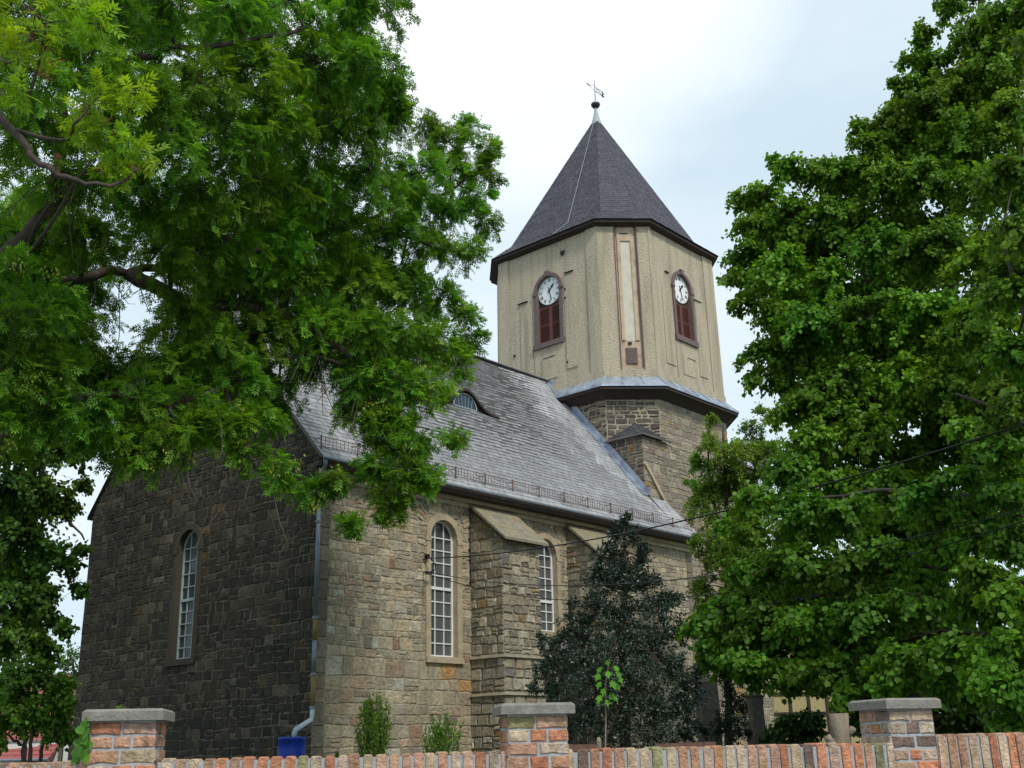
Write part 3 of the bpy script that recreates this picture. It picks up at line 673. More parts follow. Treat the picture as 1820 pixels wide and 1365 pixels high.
# corner pilasters, base band and raised panels in the same roughcast
for P_, s0_, s1_ in ((TWp, 9-cv1, 9-cv0), (TSp, cu0, cu1)):
    lp = .52 if P_ is TWp else .18
    for a_, c_ in ((s0_, s0_+lp), (s1_-(.55 if P_ is TWp else .72), s1_)): b.prism(P_, [(a_, 14.0), (c_, 14.0), (c_, BT-.02), (a_, BT-.02)], 0, .045)
    b.prism(P_, [(s0_-.02, 14.0), (s1_+.02, 14.0), (s1_+.02, 14.33), (s0_-.02, 14.33)], 0, .08)
    wc = w1 if P_ is TWp else w2
    b.prism(P_, [(wc[0]-cw-.02, 14.33), (wc[0]+cw+.02, 14.33), (wc[0]+cw+.02, 15.9), (wc[0]-cw-.02, 15.9)], 0, .03)
    b.prism(P_, [(wc[0]-.35, 14.6), (wc[0]+.38, 14.6), (wc[0]+.38, 15.45), (wc[0]-.35, 15.45)], .02, .055)
    b.prism(P_, [(wc[0]+cw+.12, 14.8), (wc[0]+cw+.62, 14.8), (wc[0]+cw+.62, 18.45), (wc[0]+cw+.12, 18.45)], 0, .03)
    b.prism(P_, [(wc[0]-cw-.70, 14.8), (wc[0]-cw-.12, 14.8), (wc[0]-cw-.12, 17.8), (wc[0]-cw-.70, 17.8)], 0, .03)
b.prism(TCp, [(-.02, 14.0), (LC+.02, 14.0), (LC+.02, 14.34), (-.02, 14.34)], 0, .08)
belf = b.build('belfry_wall', M['plaster'], church)
b = MB()                                                 # long niche in the chamfer
b.add([TCp(.62, 14.42, -.10), TCp(1.46, 14.42, -.10), TCp(1.46, BT, -.10), TCp(.62, BT, -.10)], [(0, 1, 2, 3)])
b.prism(TCp, [(.72, 19.45), (1.36, 19.45), (1.36, BT), (.72, BT)], -.1, -.05); b.prism(TCp, [(.72, 15.5), (.84, 15.5), (.84, 19.45), (.72, 19.45)], -.1, -.05); b.prism(TCp, [(1.22, 15.5), (1.36, 15.5), (1.36, 19.45), (1.22, 19.45)], -.1, -.05)
niche = b.build('niche', M['pinkplaster'], church)
b = MB(); b.add([TCp(.84, 15.5, -.094), TCp(1.22, 15.5, -.094), TCp(1.22, 19.45, -.094), TCp(.84, 19.45, -.094)], [(0, 1, 2, 3)]); b.build('cream_panel', M['cream'], niche)
b = MB()
for s_ in (.62, 1.46): b.prism(TCp, [(s_-.02, 14.36), (s_+.024, 14.36), (s_+.02, BT-.03), (s_-.022, BT-.03)], -.1, .02)
b.build('niche_edge', M['purple'], niche)
b = MB(); b.prism(TCp, [(.83, 14.62), (1.24, 14.62), (1.24, 15.22), (.83, 15.22)], -.1, -.05)
rgq = random.Random(2)
for k in range(8):
    zz = 15.16-k*.066; s_ = .87
    while s_ < 1.2: wq = rgq.uniform(.03, .09); b.prism(TCp, [(s_, zz-.03), (min(s_+wq, 1.21), zz-.03), (min(s_+wq, 1.21), zz), (s_, zz)], -.05, -.043); s_ += wq+.02
b.build('inscription_plaque', M['purple'], niche)
b = MB(); b.prism(TCp, [(.93, 15.36), (1.06, 15.36), (1.06, 15.44), (.93, 15.44)], -.1, -.045); b.build('putlog_hole', M['black'], niche)
b = MB(); b.prism(TCp, [(.84, 19.72), (1.12, 19.72), (1.12, 19.76), (.84, 19.76)], -.06, -.04); b.build('putlog_hole', M['black'], niche)
for P_, a_, z_, l_ in ((TWp, 9-5.9-.3, 18.0, .5), (TWp, w1[0]+1.05, 18.6, .42), (TWp, w1[0], 15.45, .6), (TSp, w2[0]+1.02, 17.9, .5), (TSp, w2[0]-1.0, 18.5, .25), (TSp, w2[0]+.2, 15.3, .55)):
    b = MB(); b.prism(P_, [(a_-l_/2, z_-.012), (a_+l_/2, z_-.012), (a_+l_/2, z_+.012), (a_-l_/2, z_+.012)], .0, .065); b.build('iron_tie', M['black'], belf)
for a_, z_ in ((2.28, 15.9), (w1[0]+.80, 15.0), (w1[0]+.80, 17.9), (w1[0]+.80, 17.55)): b = MB(); b.prism(TWp, [(a_, z_), (a_+.08, z_), (a_+.08, z_+.1), (a_, z_+.1)], 0, .034); b.build('putlog_hole', M['black'], belf)
b = MB(); b.prism(TWp, [(w1[0]+.68, 19.42), (w1[0]+.76, 19.34), (w1[0]+.84, 19.42), (w1[0]+.88, 19.55), (w1[0]+.78, 19.5), (w1[0]+.72, 19.58)], 0, .06)
b.tube([TWp(w1[0]+.76, 19.5, .04), TWp(w1[0]+.62, 19.8, .1), TWp(w1[0]+.5, 20.05, .2)], .008, 4)
b.build('wire_anchor', M['black'], belf)
def clockwin(P, c, t0, ts, hm, mm):
    f = MB(); arch_frame(f, P, c, cw, ci, t0, ts, .06, -.18)
    f.prism(P, [(c-cw-.04, t0-.2), (c+cw+.04, t0-.2), (c+cw+.04, t0-.002), (c-cw-.04, t0-.002)], -.18, .11)
    for sx in (-1, 1): f.prism(P, sorted([(c+sx*ci, ts-.1), (c+sx*(cw+.05), ts-.1)])+sorted([(c+sx*ci, ts+.0), (c+sx*(cw+.05), ts+.0)], reverse=True), 0, .085)
    f.prism(P, [(c-.07, ts+ci), (c+.07, ts+ci), (c+.1, ts+cw+.07), (c-.1, ts+cw+.07)], 0, .10)
    root = f.build('belfry_opening', M['purple'], church)
    g_ = MB(); pane(g_, P, c, ci+.01, t0, ts, -.17); g_.prism(P, [(c-ci, ts-.66), (c+ci, ts-.66), (c+ci, ts-.50), (c-ci, ts-.50)], -.165, -.12); g_.build('backboard', M['brownwood'], root)
    s_ = MB(); zt_ = ts-.62
    for a_, c_ in ((c-ci, c-.012), (c+.012, c+ci)):
        for q in ((a_, a_+.05), (c_-.05, c_)): s_.prism(P, [(q[0], t0), (q[1], t0), (q[1], zt_), (q[0], zt_)], -.16, -.10)
        for z_ in (t0, (t0+zt_)/2-.01, zt_-.04): s_.prism(P, [(a_+.05, z_), (c_-.05, z_), (c_-.05, z_+.035), (a_+.05, z_+.035)], -.158, -.105)
        n_s = 8
        for half in (0, 1):
            z0_ = t0+.09+half*((zt_-t0)/2-.02); zz1 = z0_+(zt_-t0)/2-.15
            for k in range(n_s):
                z_ = z0_+(zz1-z0_)*k/(n_s-1)
                v8 = [P(a_+.05, z_, -.10), P(c_-.05, z_, -.10), P(c_-.05, z_+.022, -.15), P(a_+.05, z_+.022, -.15), P(a_+.05, z_-.024, -.10), P(c_-.05, z_-.024, -.10)]
                s_.add(v8, [(0, 1, 2, 3), (4, 5, 1, 0)])
    s_.build('louvre_shutter', M['shutter'], root)
    # dial
    r_ = .56; zc = ts; h0 = -.075
    d_ = MB(); pts = [(c+r_*math.cos(q), zc+r_*math.sin(q)) for q in np.linspace(0, 2*math.pi, 49)[:-1]]
    d_.prism(P, pts, -.16, h0); dial = d_.build('clock_dial', M['dial'], root)
    n_ = MB()
    def bar(x0, y0, x1, y1, wd, hh=.006):
        L_ = math.hypot(x1-x0, y1-y0) or 1; nx, ny = -(y1-y0)/L_*wd/2, (x1-x0)/L_*wd/2
        n_.prism(P, [(c+x0+nx, zc+y0+ny), (c+x0-nx, zc+y0-ny), (c+x1-nx, zc+y1-ny), (c+x1+nx, zc+y1+ny)], h0+.001, h0+hh)
    num = ['XII', 'I', 'II', 'III', 'IIII', 'V', 'VI', 'VII', 'VIII', 'IX', 'X', 'XI']
    for k, tx in enumerate(num):
        an = math.pi/2-k*math.pi/6; ra, rb = .33*r_/.5, .45*r_/.5
        wd = {'I': .028, 'V': .062, 'X': .062}; tot = sum(wd[q] for q in tx); x = -tot/2
        ex, ey = math.cos(an), math.sin(an); tx_, ty_ = ey, -ex        # tangent, clockwise
        def pp(xx, rr): return (ex*rr+tx_*xx, ey*rr+ty_*xx)
        for ch in tx:
            w0 = wd[ch]; m_ = x+w0/2
            if ch == 'I': bar(*pp(m_, ra), *pp(m_, rb), .013)
            elif ch == 'V': bar(*pp(m_, ra), *pp(m_-.02, rb), .013); bar(*pp(m_, ra), *pp(m_+.02, rb), .008)
            else: bar(*pp(m_-.02, ra), *pp(m_+.02, rb), .008); bar(*pp(m_+.02, ra), *pp(m_-.02, rb), .013)
            x += w0
    for k in range(60):
        an = k*math.pi/30; q = .485*r_/.5; bar(q*math.cos(an), q*math.sin(an), (q+.018)*math.cos(an), (q+.018)*math.sin(an), .008)
    n_.build('numerals', M['black'], dial)
    hb = MB(); n_ = hb
    for an_h, L_, wd, tail in ((hm, .27, .03, .1), (mm, .43, .018, .14)):
        an = math.pi/2-an_h; ex, ey = math.cos(an), math.sin(an)
        bar(-ex*tail, -ey*tail, ex*L_, ey*L_, wd, .03)
        if L_ < .4: n_.prism(P, [(c+ex*.17-ey*.05, zc+ey*.17+ex*.05), (c+ex*.17+ey*.05, zc+ey*.17-ex*.05), (c+ex*.34, zc+ey*.34)][::-1], h0+.005, h0+.03)
    n_.prism(P, [(c+.035*math.cos(q), zc+.035*math.sin(q)) for q in np.linspace(0, 2*math.pi, 13)[:-1]], h0+.004, h0+.04)
    hb.build('hands', M['black'], dial)
clockwin(TWp, *w1, R(43), R(166)); clockwin(TSp, *w2, R(43), R(166))
# spire
b = MB(); e0, e1, e2 = octo(.0, .99), octo(.21, .99), octo(.24, .99)
for i in range(8):
    j = (i+1) % 8
    b.add([(*e0[i], 20.0), (*e0[j], 20.0), (*e1[j], 20.07), (*e1[i], 20.07), (*e2[j], 20.08), (*e2[i], 20.08), (*e2[j], 20.2), (*e2[i], 20.2)], [(0, 1, 2, 3), (3, 2, 4, 5), (5, 4, 6, 7)])
b.build('spire_eaves', M['brownwood'], church)
b = MB(); apex = (18.22, 4.95, 27.35); ek = octo(-.55, .99); eo = octo(.29, .99); rgx = random.Random(4)
dsl = ((.062, .057, .075), (.068, .063, .080), (.056, .052, .068), (.074, .068, .084))
for i in range(8):
    j = (i+1) % 8
    for (A_, B_, C_, D_) in (((*eo[i], 20.2), (*eo[j], 20.2), (*ek[j], 20.92), (*ek[i], 20.92)), ((*ek[i], 20.92), (*ek[j], 20.92), apex, apex)):
        A2, B2, C2, D2 = [Vector(q) for q in (A_, B_, C_, D_)]; b.add([A2, B2, C2, D2] if C2 != D2 else [A2, B2, C2], [(0, 1, 2, 3) if C2 != D2 else (0, 1, 2)], (.04, .035, .04))
        nrm = (B2-A2).cross(D2-A2).normalized(); nrm = nrm if nrm.z > 0 else -nrm
        Hh = ((C2+D2)/2-(A2+B2)/2).length; W0 = (B2-A2).length; W1 = (C2-D2).length; ex = (B2-A2).normalized(); ey = nrm.cross(ex); ey = ey if ey.z > 0 else -ey
        Hh = (D2-A2).dot(ey); ka, kb = (D2-A2).dot(ex)/Hh, (C2-B2).dot(ex)/Hh
        P_ = lambda s, t, h, A2=A2, ex=ex, ey=ey, nrm=nrm: tuple(A2+ex*s+ey*t+nrm*h)
        slates(b, P_, 0, Hh*(.985 if C2 != D2 else .955), lambda t, W0=W0, ka=ka, kb=kb: (ka*t, W0+kb*t), rgx, wd=.27, exp=.15, cols=dsl, lift=.012, spread=.14)
spire = b.build('spire', M['darkslate'], church)
b = MB(); b.lathe(apex, [(.24, -.42), (.15, -.1), (.085, .2), (.06, .42)], 10); fin = b.build('copper_collar', M['copper'], spire, True)
b = MB(); b.lathe((apex[0], apex[1], 27.93), [(.0, -.17), (.1, -.16), (.17, -.08), (.205, .0), (.195, .04)], 16); bl = b.build('finial_ball', M['ball'], spire, True)
b = MB(); b.lathe((apex[0], apex[1], 27.93), [(.197, .035), (.16, .1), (.09, .15), (.0, .165)], 16); b.build('ball_cover', M['copper'], bl, True)
b = MB(); AX, AY = apex[0], apex[1]; b.tube([(AX, AY, 28.0), (AX, AY, 29.15)], [.02, .012], 5)
# banner: swings in the plane roughly across the view
vd = Vector((.88, -.30, 0)).normalized()
def V(x, z): return (AX+vd.x*x, AY+vd.y*x, z)
zv = 28.78
b.tube([V(-.4, zv+.10), V(-.22, zv+.02)], [.028, .02], 4); b.tube([V(-.22, zv+.04), V(-.1, zv+.12), V(0, zv+.09)], .008, 4); b.tube([V(-.22, zv), V(-.1, zv-.12), V(0, zv-.12)], .008, 4)
for z0_, z1_ in ((.04, -.12), (-.18, -.34)): b.tube([V(.0, zv+z0_+.02), V(.42, zv+z1_+.02)], .011, 4)
b.tube([V(.1, zv+.0), V(.1, zv-.2)], .012, 4); b.tube([V(.1, zv), V(.38, zv-.3)], .007, 4); b.tube([V(.1, zv-.2), V(.38, zv-.1)], .007, 4); b.tube([V(.2, zv-.03), V(.3, zv-.27)], .007, 4)
for q in ((.36, -.1, .46, -.2), (.46, -.2, .37, -.22), (.37, -.22, .47, -.36), (.47, -.36, .36, -.3)): b.tube([V(q[0], zv+q[1]), V(q[2], zv+q[3])], .024, 4)
b.build('weather_vane', M['ball'], church)
# conductor wire on the spire
b = MB(); wp = []
A2, B2 = Vector((*ek[0], 20.92)), Vector((*ek[1], 20.92)); AP = Vector(apex)
for q in np.linspace(0, 1, 14):
    base = A2.lerp(B2, .66+.0*q); p = base.lerp(AP, q*.97); wp.append(p+Vector((-.05, 0, .03)))
b.tube([Vector((*eo[0], 20.2)).lerp(Vector((*eo[1], 20.2)), .62)+Vector((-.03, 0, .04))]+wp, .009, 4); b.build('conductor_wire', M['greywhite'], spire)

# ------------------------------------------------------------------ brick street wall
palK = [(2.2, (.52, .22, .125)), (3, (.48, .27, .18)), (2.5, (.50, .33, .24)), (2.2, (.46, .36, .25)), (1.4, (.22, .15, .12)), (1.5, (.56, .43, .32)), (.9, (.30, .28, .14))]
swall = empty('brick_wall', Wl); tag(swall, 'low wall of old orange bricks set on edge with three brick pillars along the street', 'wall')
swall.location = (0, 0, 0)
rgb = random.Random(31)
def frame2(O_, ang):
    c_, s_ = math.cos(ang), math.sin(ang); O_ = Vector(O_)
    return lambda s, t, h: (O_.x+c_*s+s_*h, O_.y+s_*s-c_*h, t)
def coping(O_, ang, L, z0, zt, dz=0):
    P = frame2(O_, ang); mb = MB(); mm = MB()
    mm.prism(P, [(0, 0), (L, 0), (L, zt-.02), (0, zt-.02)], -.235, -.002)
    body = mm.build('wall_body', M['bmortar'], swall)
    s = 0
    while s < L-.03:
        wd = rgb.uniform(.058, .074); q = rgb.uniform(-.006, .006); g = rgb.uniform(.014, .026); top = zt+q+dz*s; ln = rgb.uniform(-.006, .006)
        e = min(s+wd, L); col = pick(rgb, palK)
        f = [(s, z0), (e, z0), (e+ln, top-.012), (e-.012+ln, top), (s+.012+ln, top), (s+ln, top-.012)]
        stone(mb, P, f, .012, rgb, col, inset=.006, base=-.01)
        mb.prism(P, f, -.235+rgb.uniform(-.01, .01), -.009, col); s = e+g
    # a course of stretchers below
    for k in range(4):
        z1 = z0-.015-k*.085; s = -(k % 2)*.12
        while s < L:
            e = s+rgb.uniform(.22, .25); stone(mb, P, [(max(s, 0), z1-.07), (min(e, L), z1-.07), (min(e, L), z1), (max(s, 0), z1)], .01, rgb, pick(rgb, palK), inset=.006, base=-.012); s = e+.015
    mb.build('bricks', M['brick'], body)
Lseg = (Wr-Wl).length
coping((Wl.x, Wl.y, 0), PSI, Lseg, 1.34, 1.595, 0)
coping((Wr.x+.36, Wr.y+.36*math.tan(R(18)), 0), R(18), 6, 1.35, 1.64)
def pillar(O_, ang, W_, zt, rows=(), flip=False):
    P = frame2(O_, ang); D_ = W_
    mm = MB(); mm.prism(P, [(0, 0), (W_, 0), (W_, zt), (0, zt)], -D_, 0); body = mm.build('pillar', M['bmortar'], swall)
    mb = MB()
    PLs = lambda s, t, h: P(-h, t, -s); PRs = lambda s, t, h: P(W_+h, t, -s)
    for PX in (P, PLs, PRs):
        z = zt-.012; k = 0
        while z > .9:
            hb_ = rgb.uniform(.068, .078); z0 = z-hb_
            brk = [0, W_*rgb.uniform(.46, .54), W_] if k % 2 == 0 else [0, W_*rgb.uniform(.31, .36), W_*rgb.uniform(.64, .69), W_]
            for a_, c_ in zip(brk, brk[1:]):
                a2 = a_+(.008 if a_ > 0 else .0); c2 = c_-(.008 if c_ < W_ else 0); j = lambda: rgb.uniform(-.004, .004)
                stone(mb, PX, [(a2+j(), z0+j()), ((a2+c2)/2, z0+j()), (c2+j(), z0+j()), (c2+j(), z+j()), ((a2+c2)/2, z+j()), (a2+j(), z+j())], rgb.uniform(.007, .014), rgb, pick(rgb, palK), inset=.008, base=.0005)
            z = z0-rgb.uniform(.012, .02); k += 1
    mb.build('bricks', M['brick'], body)
    cp = MB(); o = .052
    q = [(-o, o), (W_+o, o), (W_+o, -D_-o), (-o, -D_-o)]; i_ = [(-o+.02, o-.02), (W_+o-.02, o-.02), (W_+o-.02, -D_-o+.02), (-o+.02, -D_-o+.02)]
    z0, z1, z2 = zt+.001, zt+.058, zt+.074
    vs = [P(a_, z0, h_) for a_, h_ in q]+[P(a_, z1, h_) for a_, h_ in q]+[P(a_, z2, h_) for a_, h_ in i_]
    cp.add(vs, [(3, 2, 1, 0), (0, 1, 5, 4), (1, 2, 6, 5), (2, 3, 7, 6), (3, 0, 4, 7), (4, 5, 9, 8), (5, 6, 10, 9), (6, 7, 11, 10), (7, 4, 8, 11), (8, 9, 10, 11)])
    cp.build('cap_slab', M['slab'], body)
fo = Vector((math.sin(PSI), -math.cos(PSI), 0))*.06
p1, p2 = wall_front(161)+fo, wall_front(902)+fo
pillar((p1.x, p1.y, 0), PSI, .405, 1.835); pillar((p2.x, p2.y, 0), PSI, .405, 1.828)
pillar((Wr.x, Wr.y-.01, 0), R(18), .365, 1.82)

# ------------------------------------------------------------------ leaves and trees
def leafmesh(name, material, parent, pos, ax, nr, size, col, tv, tf):
    pos, ax, nr, size, col = map(lambda a: np.asarray(a, dtype=np.float64), (pos, ax, nr, size, col)); n = len(pos); tv = np.array(tv, float); K = len(tv)
    ax = ax/np.linalg.norm(ax, axis=1)[:, None]; nr = nr-(nr*ax).sum(1)[:, None]*ax; nr = nr/(np.linalg.norm(nr, axis=1)[:, None]+1e-9); sd_ = np.cross(nr, ax)
    V_ = pos[:, None, :]+size[:, None, None]*(tv[None, :, 0:1]*ax[:, None, :]+tv[None, :, 1:2]*sd_[:, None, :]+tv[None, :, 2:3]*nr[:, None, :])
    F_ = np.concatenate([np.array(f) for f in tf]); fl = np.array([len(f) for f in tf]); loops = (np.arange(n)[:, None]*K+F_[None, :]).ravel(); lt = np.tile(fl, n)
    me = bpy.data.meshes.new(name); me.vertices.add(n*K); me.vertices.foreach_set('co', V_.astype(np.float32).ravel()); me.loops.add(len(loops)); me.loops.foreach_set('vertex_index', loops.astype(np.int32))
    me.polygons.add(len(lt)); st = np.concatenate([[0], np.cumsum(lt)[:-1]]); me.polygons.foreach_set('loop_start', st.astype(np.int32)); me.polygons.foreach_set('loop_total', lt.astype(np.int32))
    me.update(calc_edges=True); me.materials.append(material)
    a_ = me.color_attributes.new('Col', 'FLOAT_COLOR', 'POINT'); c_ = np.ones((n, K, 4)); c_[:, :, :3] = col[:, None, :]; a_.data.foreach_set('color', c_.ravel())
    o = bpy.data.objects.new(name, me); SC.collection.objects.link(o); o.parent = parent; return o
T_HEART = ([(0, 0, 0), (.12, .36, .03), (.55, .42, .07), (1, 0, -.03), (.55, -.42, .07), (.12, -.36, .03)], [(0, 3, 2, 1), (0, 5, 4, 3)])
T_OVAL = ([(0, 0, 0), (.4, .26, .05), (1, 0, 0), (.4, -.26, .05)], [(0, 2, 1), (0, 3, 2)])
tv_, tf_ = [], []
for i_ in range(9):                                      # a pinnate leaf: four pairs of leaflets and an end one
    if i_ == 8: o_ = (.72, 0); an_ = 0; l_ = .34
    else: k_ = i_//2; o_ = (.16+.17*k_, 0); an_ = (1 if i_ % 2 else -1)*R(58-6*k_); l_ = .30+.03*k_
    ca, sa = math.cos(an_), math.sin(an_); zz = -.30*o_[0]**2; b_ = len(tv_)
    for (x_, y_) in ((0, 0), (.45, .17), (1, 0), (.45, -.17)):
        X_, Y_ = x_*l_, y_*l_; tv_.append((o_[0]+X_*ca-Y_*sa, X_*sa+Y_*ca, zz-.22*x_*x_*l_+.03)); 
    tf_.append((b_, b_+3, b_+2, b_+1))
T_ASH = (tv_, tf_)

class Tree:
    def __init__(s, seed): s.rg = np.random.default_rng(seed); s.nodes = []; s.tub = MB(); s.tw = MB(); s.L = dict(pos=[], ax=[], nr=[], size=[], col=[])
    def limb(s, pts, r0_, r1_, n=8, smooth=4):
        P_ = [Vector(p) for p in pts]; out = []
        for i in range(len(P_)-1):
            a, b_, c_, d = P_[max(i-1, 0)], P_[i], P_[i+1], P_[min(i+2, len(P_)-1)]
            for k in range(smooth):
                t = k/smooth; out.append(.5*((2*b_)+(c_-a)*t+(2*a-5*b_+4*c_-d)*t*t+(3*b_-a-3*c_+d)*t**3))
        out.append(P_[-1]); m_ = len(out); jit = min(.04, r0_*.25)
        out = [p+Vector(s.rg.normal(0, jit, 3)) if 0 < i < m_-1 else p for i, p in enumerate(out)]
        rad = [r0_+(r1_-r0_)*(i/(m_-1))**.8 for i in range(m_)]
        s.tub.tube(out, rad, n)
        for p, r_ in zip(out, rad): s.nodes.append((p, r_))
    def clump(s, c_, r_, ntw, nlf, lsize, base, kind, squash=.8, droop=.25, colvar=.22, bias=.25, young=0., twr=.008, branch=True, edge=.5):
        rg = s.rg; c_ = Vector(c_)
        if branch and s.nodes:
            arr = np.array([tuple(p) for p, _ in s.nodes]); d = np.linalg.norm(arr-np.array(c_), axis=1)+.4*np.maximum(0, arr[:, 2]-c_.z); k = int(d.argmin()); p0, rr = s.nodes[k]
            L = (c_-p0).length
            if L > .3:
                m_ = 6; sag = Vector((0, 0, -.10*L if kind != 'ash' else -.16*L)); off = Vector(rg.normal(0, .07*L, 3)); pts = []
                for i in range(m_+1):
                    t = i/m_; pts.append(p0.lerp(c_, t)+(sag*-1+off)*(4*t*(1-t))*.5)
                ra = min(rr*.7, .018+.022*L); s.tub.tube(pts, [ra+(max(.006, ra*.3)-ra)*i/m_ for i in range(m_+1)], 6)
                for i, p in enumerate(pts[2:]): s.nodes.append((p, ra*.5))
        hue = 1+rg.normal(0, .10); lum = math.exp(rg.normal(0, .16)); o3 = Vector(rg.uniform(0, 50, 3))
        cb = np.array(base)*lum*np.array([hue, 1, 1])
        dirs_ = rg.normal(0, 1, (ntw, 3)); dirs_[:, 2] += bias; dirs_ /= np.linalg.norm(dirs_, axis=1)[:, None]
        for d in dirs_:
            dv_ = Vector(d); rad = r_*(.45+edge*rg.random()**.6)*(1+.55*mnoise.noise(dv_*1.6+o3))
            e_ = c_+Vector((d[0]*rad, d[1]*rad, d[2]*rad*squash)); b_ = c_+dv_*r_*.12*rg.random()
            pts = []
            for i in range(5):
                t = i/4; p = b_.lerp(e_, t); p.z -= droop*rad*(t*t); pts.append(p)
            s.tw.tube(pts, [twr*(1-.75*i/4) for i in range(5)], 3, cap=False)
            fr = rg.random(nlf)**.8*.78+.24; 
            P5 = np.array([tuple(p) for p in pts]); x = np.clip(fr*4, 0, 3.999); i0 = x.astype(int); f_ = (x-i0)[:, None]
            pos = P5[i0]*(1-f_)+P5[i0+1]*f_; td = P5[i0+1]-P5[i0]; td /= np.linalg.norm(td, axis=1)[:, None]+1e-9
            rnd = rg.normal(0, 1, (nlf, 3)); sz = lsize*rg.uniform(.65, 1.25, nlf)
            if kind == 'ash': ax = td*.9+rnd*.75+np.array([0, 0, -.15]); nr = rg.normal(0, .45, (nlf, 3))+np.array([0, 0, 1.0])
            elif kind == 'linden': pos = pos+rnd*lsize*.6; ax = td*.5+rg.normal(0, .55, (nlf, 3))+np.array([0, 0, -.65]); nr = np.array(d)[None, :]*.7+rg.normal(0, .5, (nlf, 3))+np.array([0, 0, .55])
            else: pos = pos+rnd*lsize*.5; ax = td*.7+rg.normal(0, .7, (nlf, 3)); nr = rg.normal(0, .7, (nlf, 3))+np.array([0, 0, .6])
            tipy = np.clip((fr-.55)*1.1, 0, 1)[:, None]*young
            cl = cb[None, :]*np.exp(rg.normal(0, colvar, (nlf, 1)))*(1+tipy*np.array([[1.3, .55, .3]]))
            s.L['pos'].append(pos); s.L['ax'].append(ax); s.L['nr'].append(nr); s.L['size'].append(sz); s.L['col'].append(cl)
    def build(s, name, loc, tmpl, mleaf, label, cat, group=None, twname='twigs', trunkname='trunk'):
        root = empty(name, loc); tag(root, label, cat, group); inv = -Vector(loc)
        for mb in (s.tub, s.tw): mb.v = [(v_[0]+inv.x, v_[1]+inv.y, v_[2]+inv.z) for v_ in mb.v]
        if s.tub.v: s.tub.build(trunkname, M['bark'], root, True)
        cat_ = {k: np.concatenate(v_) for k, v_ in s.L.items()}
        cr_ = leafmesh('crown', mleaf, root, cat_['pos']+np.array(inv), cat_['ax'], cat_['nr'], cat_['size'], cat_['col'], *tmpl)
        s.tw.build(twname, M['twig'], root)
        return root
def pxr(rpx, D): return rpx/F_PX*D*1.03
def gz(p): return Vector((p.x, p.y, yard-.1))

# the ash on the left
T = Tree(1); at3 = lambda *a: at(*a)
tr = at(-170, 1300, 17.5); base = gz(tr)
T.limb([base, at(-150, 1000, 17.5), at(-120, 800, 17.2), at(-100, 650, 17)], .42, .30, 12)
T.limb([at(-120, 780, 17.2), at(-40, 560, 16.5), at(0, 465, 16), at(87, 365, 15.5), at(108, 250, 15), at(110, 158, 15), at(158, 132, 15), at(224, 110, 15), at(288, 87, 15), at(396, 79, 15), at(540, 50, 15.5)], .12, .03, 9)
T.limb([at(-130, 850, 17.3), at(20, 640, 17.5), at(92, 530, 18), at(158, 486, 18), at(230, 485, 18.3), at(340, 470, 18.5), at(480, 440, 19), at(620, 400, 19.5), at(723, 356, 20), at(765, 311, 20), at(823, 264, 20)], .12, .02, 9)
T.limb([at(-140, 900, 17.3), at(60, 730, 17), at(180, 700, 17), at(300, 716, 17), at(400, 690, 17.5), at(500, 640, 18), at(600, 640, 18), at(660, 690, 18), at(710, 760, 18)], .075, .018, 8)
T.limb([at(230, 485, 18.3), at(330, 540, 18), at(430, 545, 18), at(511, 560, 18), at(600, 615, 18), at(650, 650, 18), at(730, 700, 18)], .14, .025, 7)
T.limb([at(723, 356, 20), at(780, 350, 20), at(836, 311, 20)], .05, .015, 6); T.limb([at(620, 400, 19.5), at(720, 420, 19.5), at(800, 450, 19.5)], .06, .015, 6)
T.limb([at(-60, 600, 16.8), at(60, 440, 15), at(150, 300, 14), at(230, 200, 14)], .035, .012, 6)
T.limb([at(300, 716, 17), at(320, 780, 17), at(335, 850, 17), at(352, 900, 17)], .05, .012, 5); T.limb([at(400, 690, 17.5), at(430, 800, 17.3), at(490, 860, 17.2), at(560, 900, 17)], .045, .01, 5)
ash = (.088, .225, .02)
rga = random.Random(77)
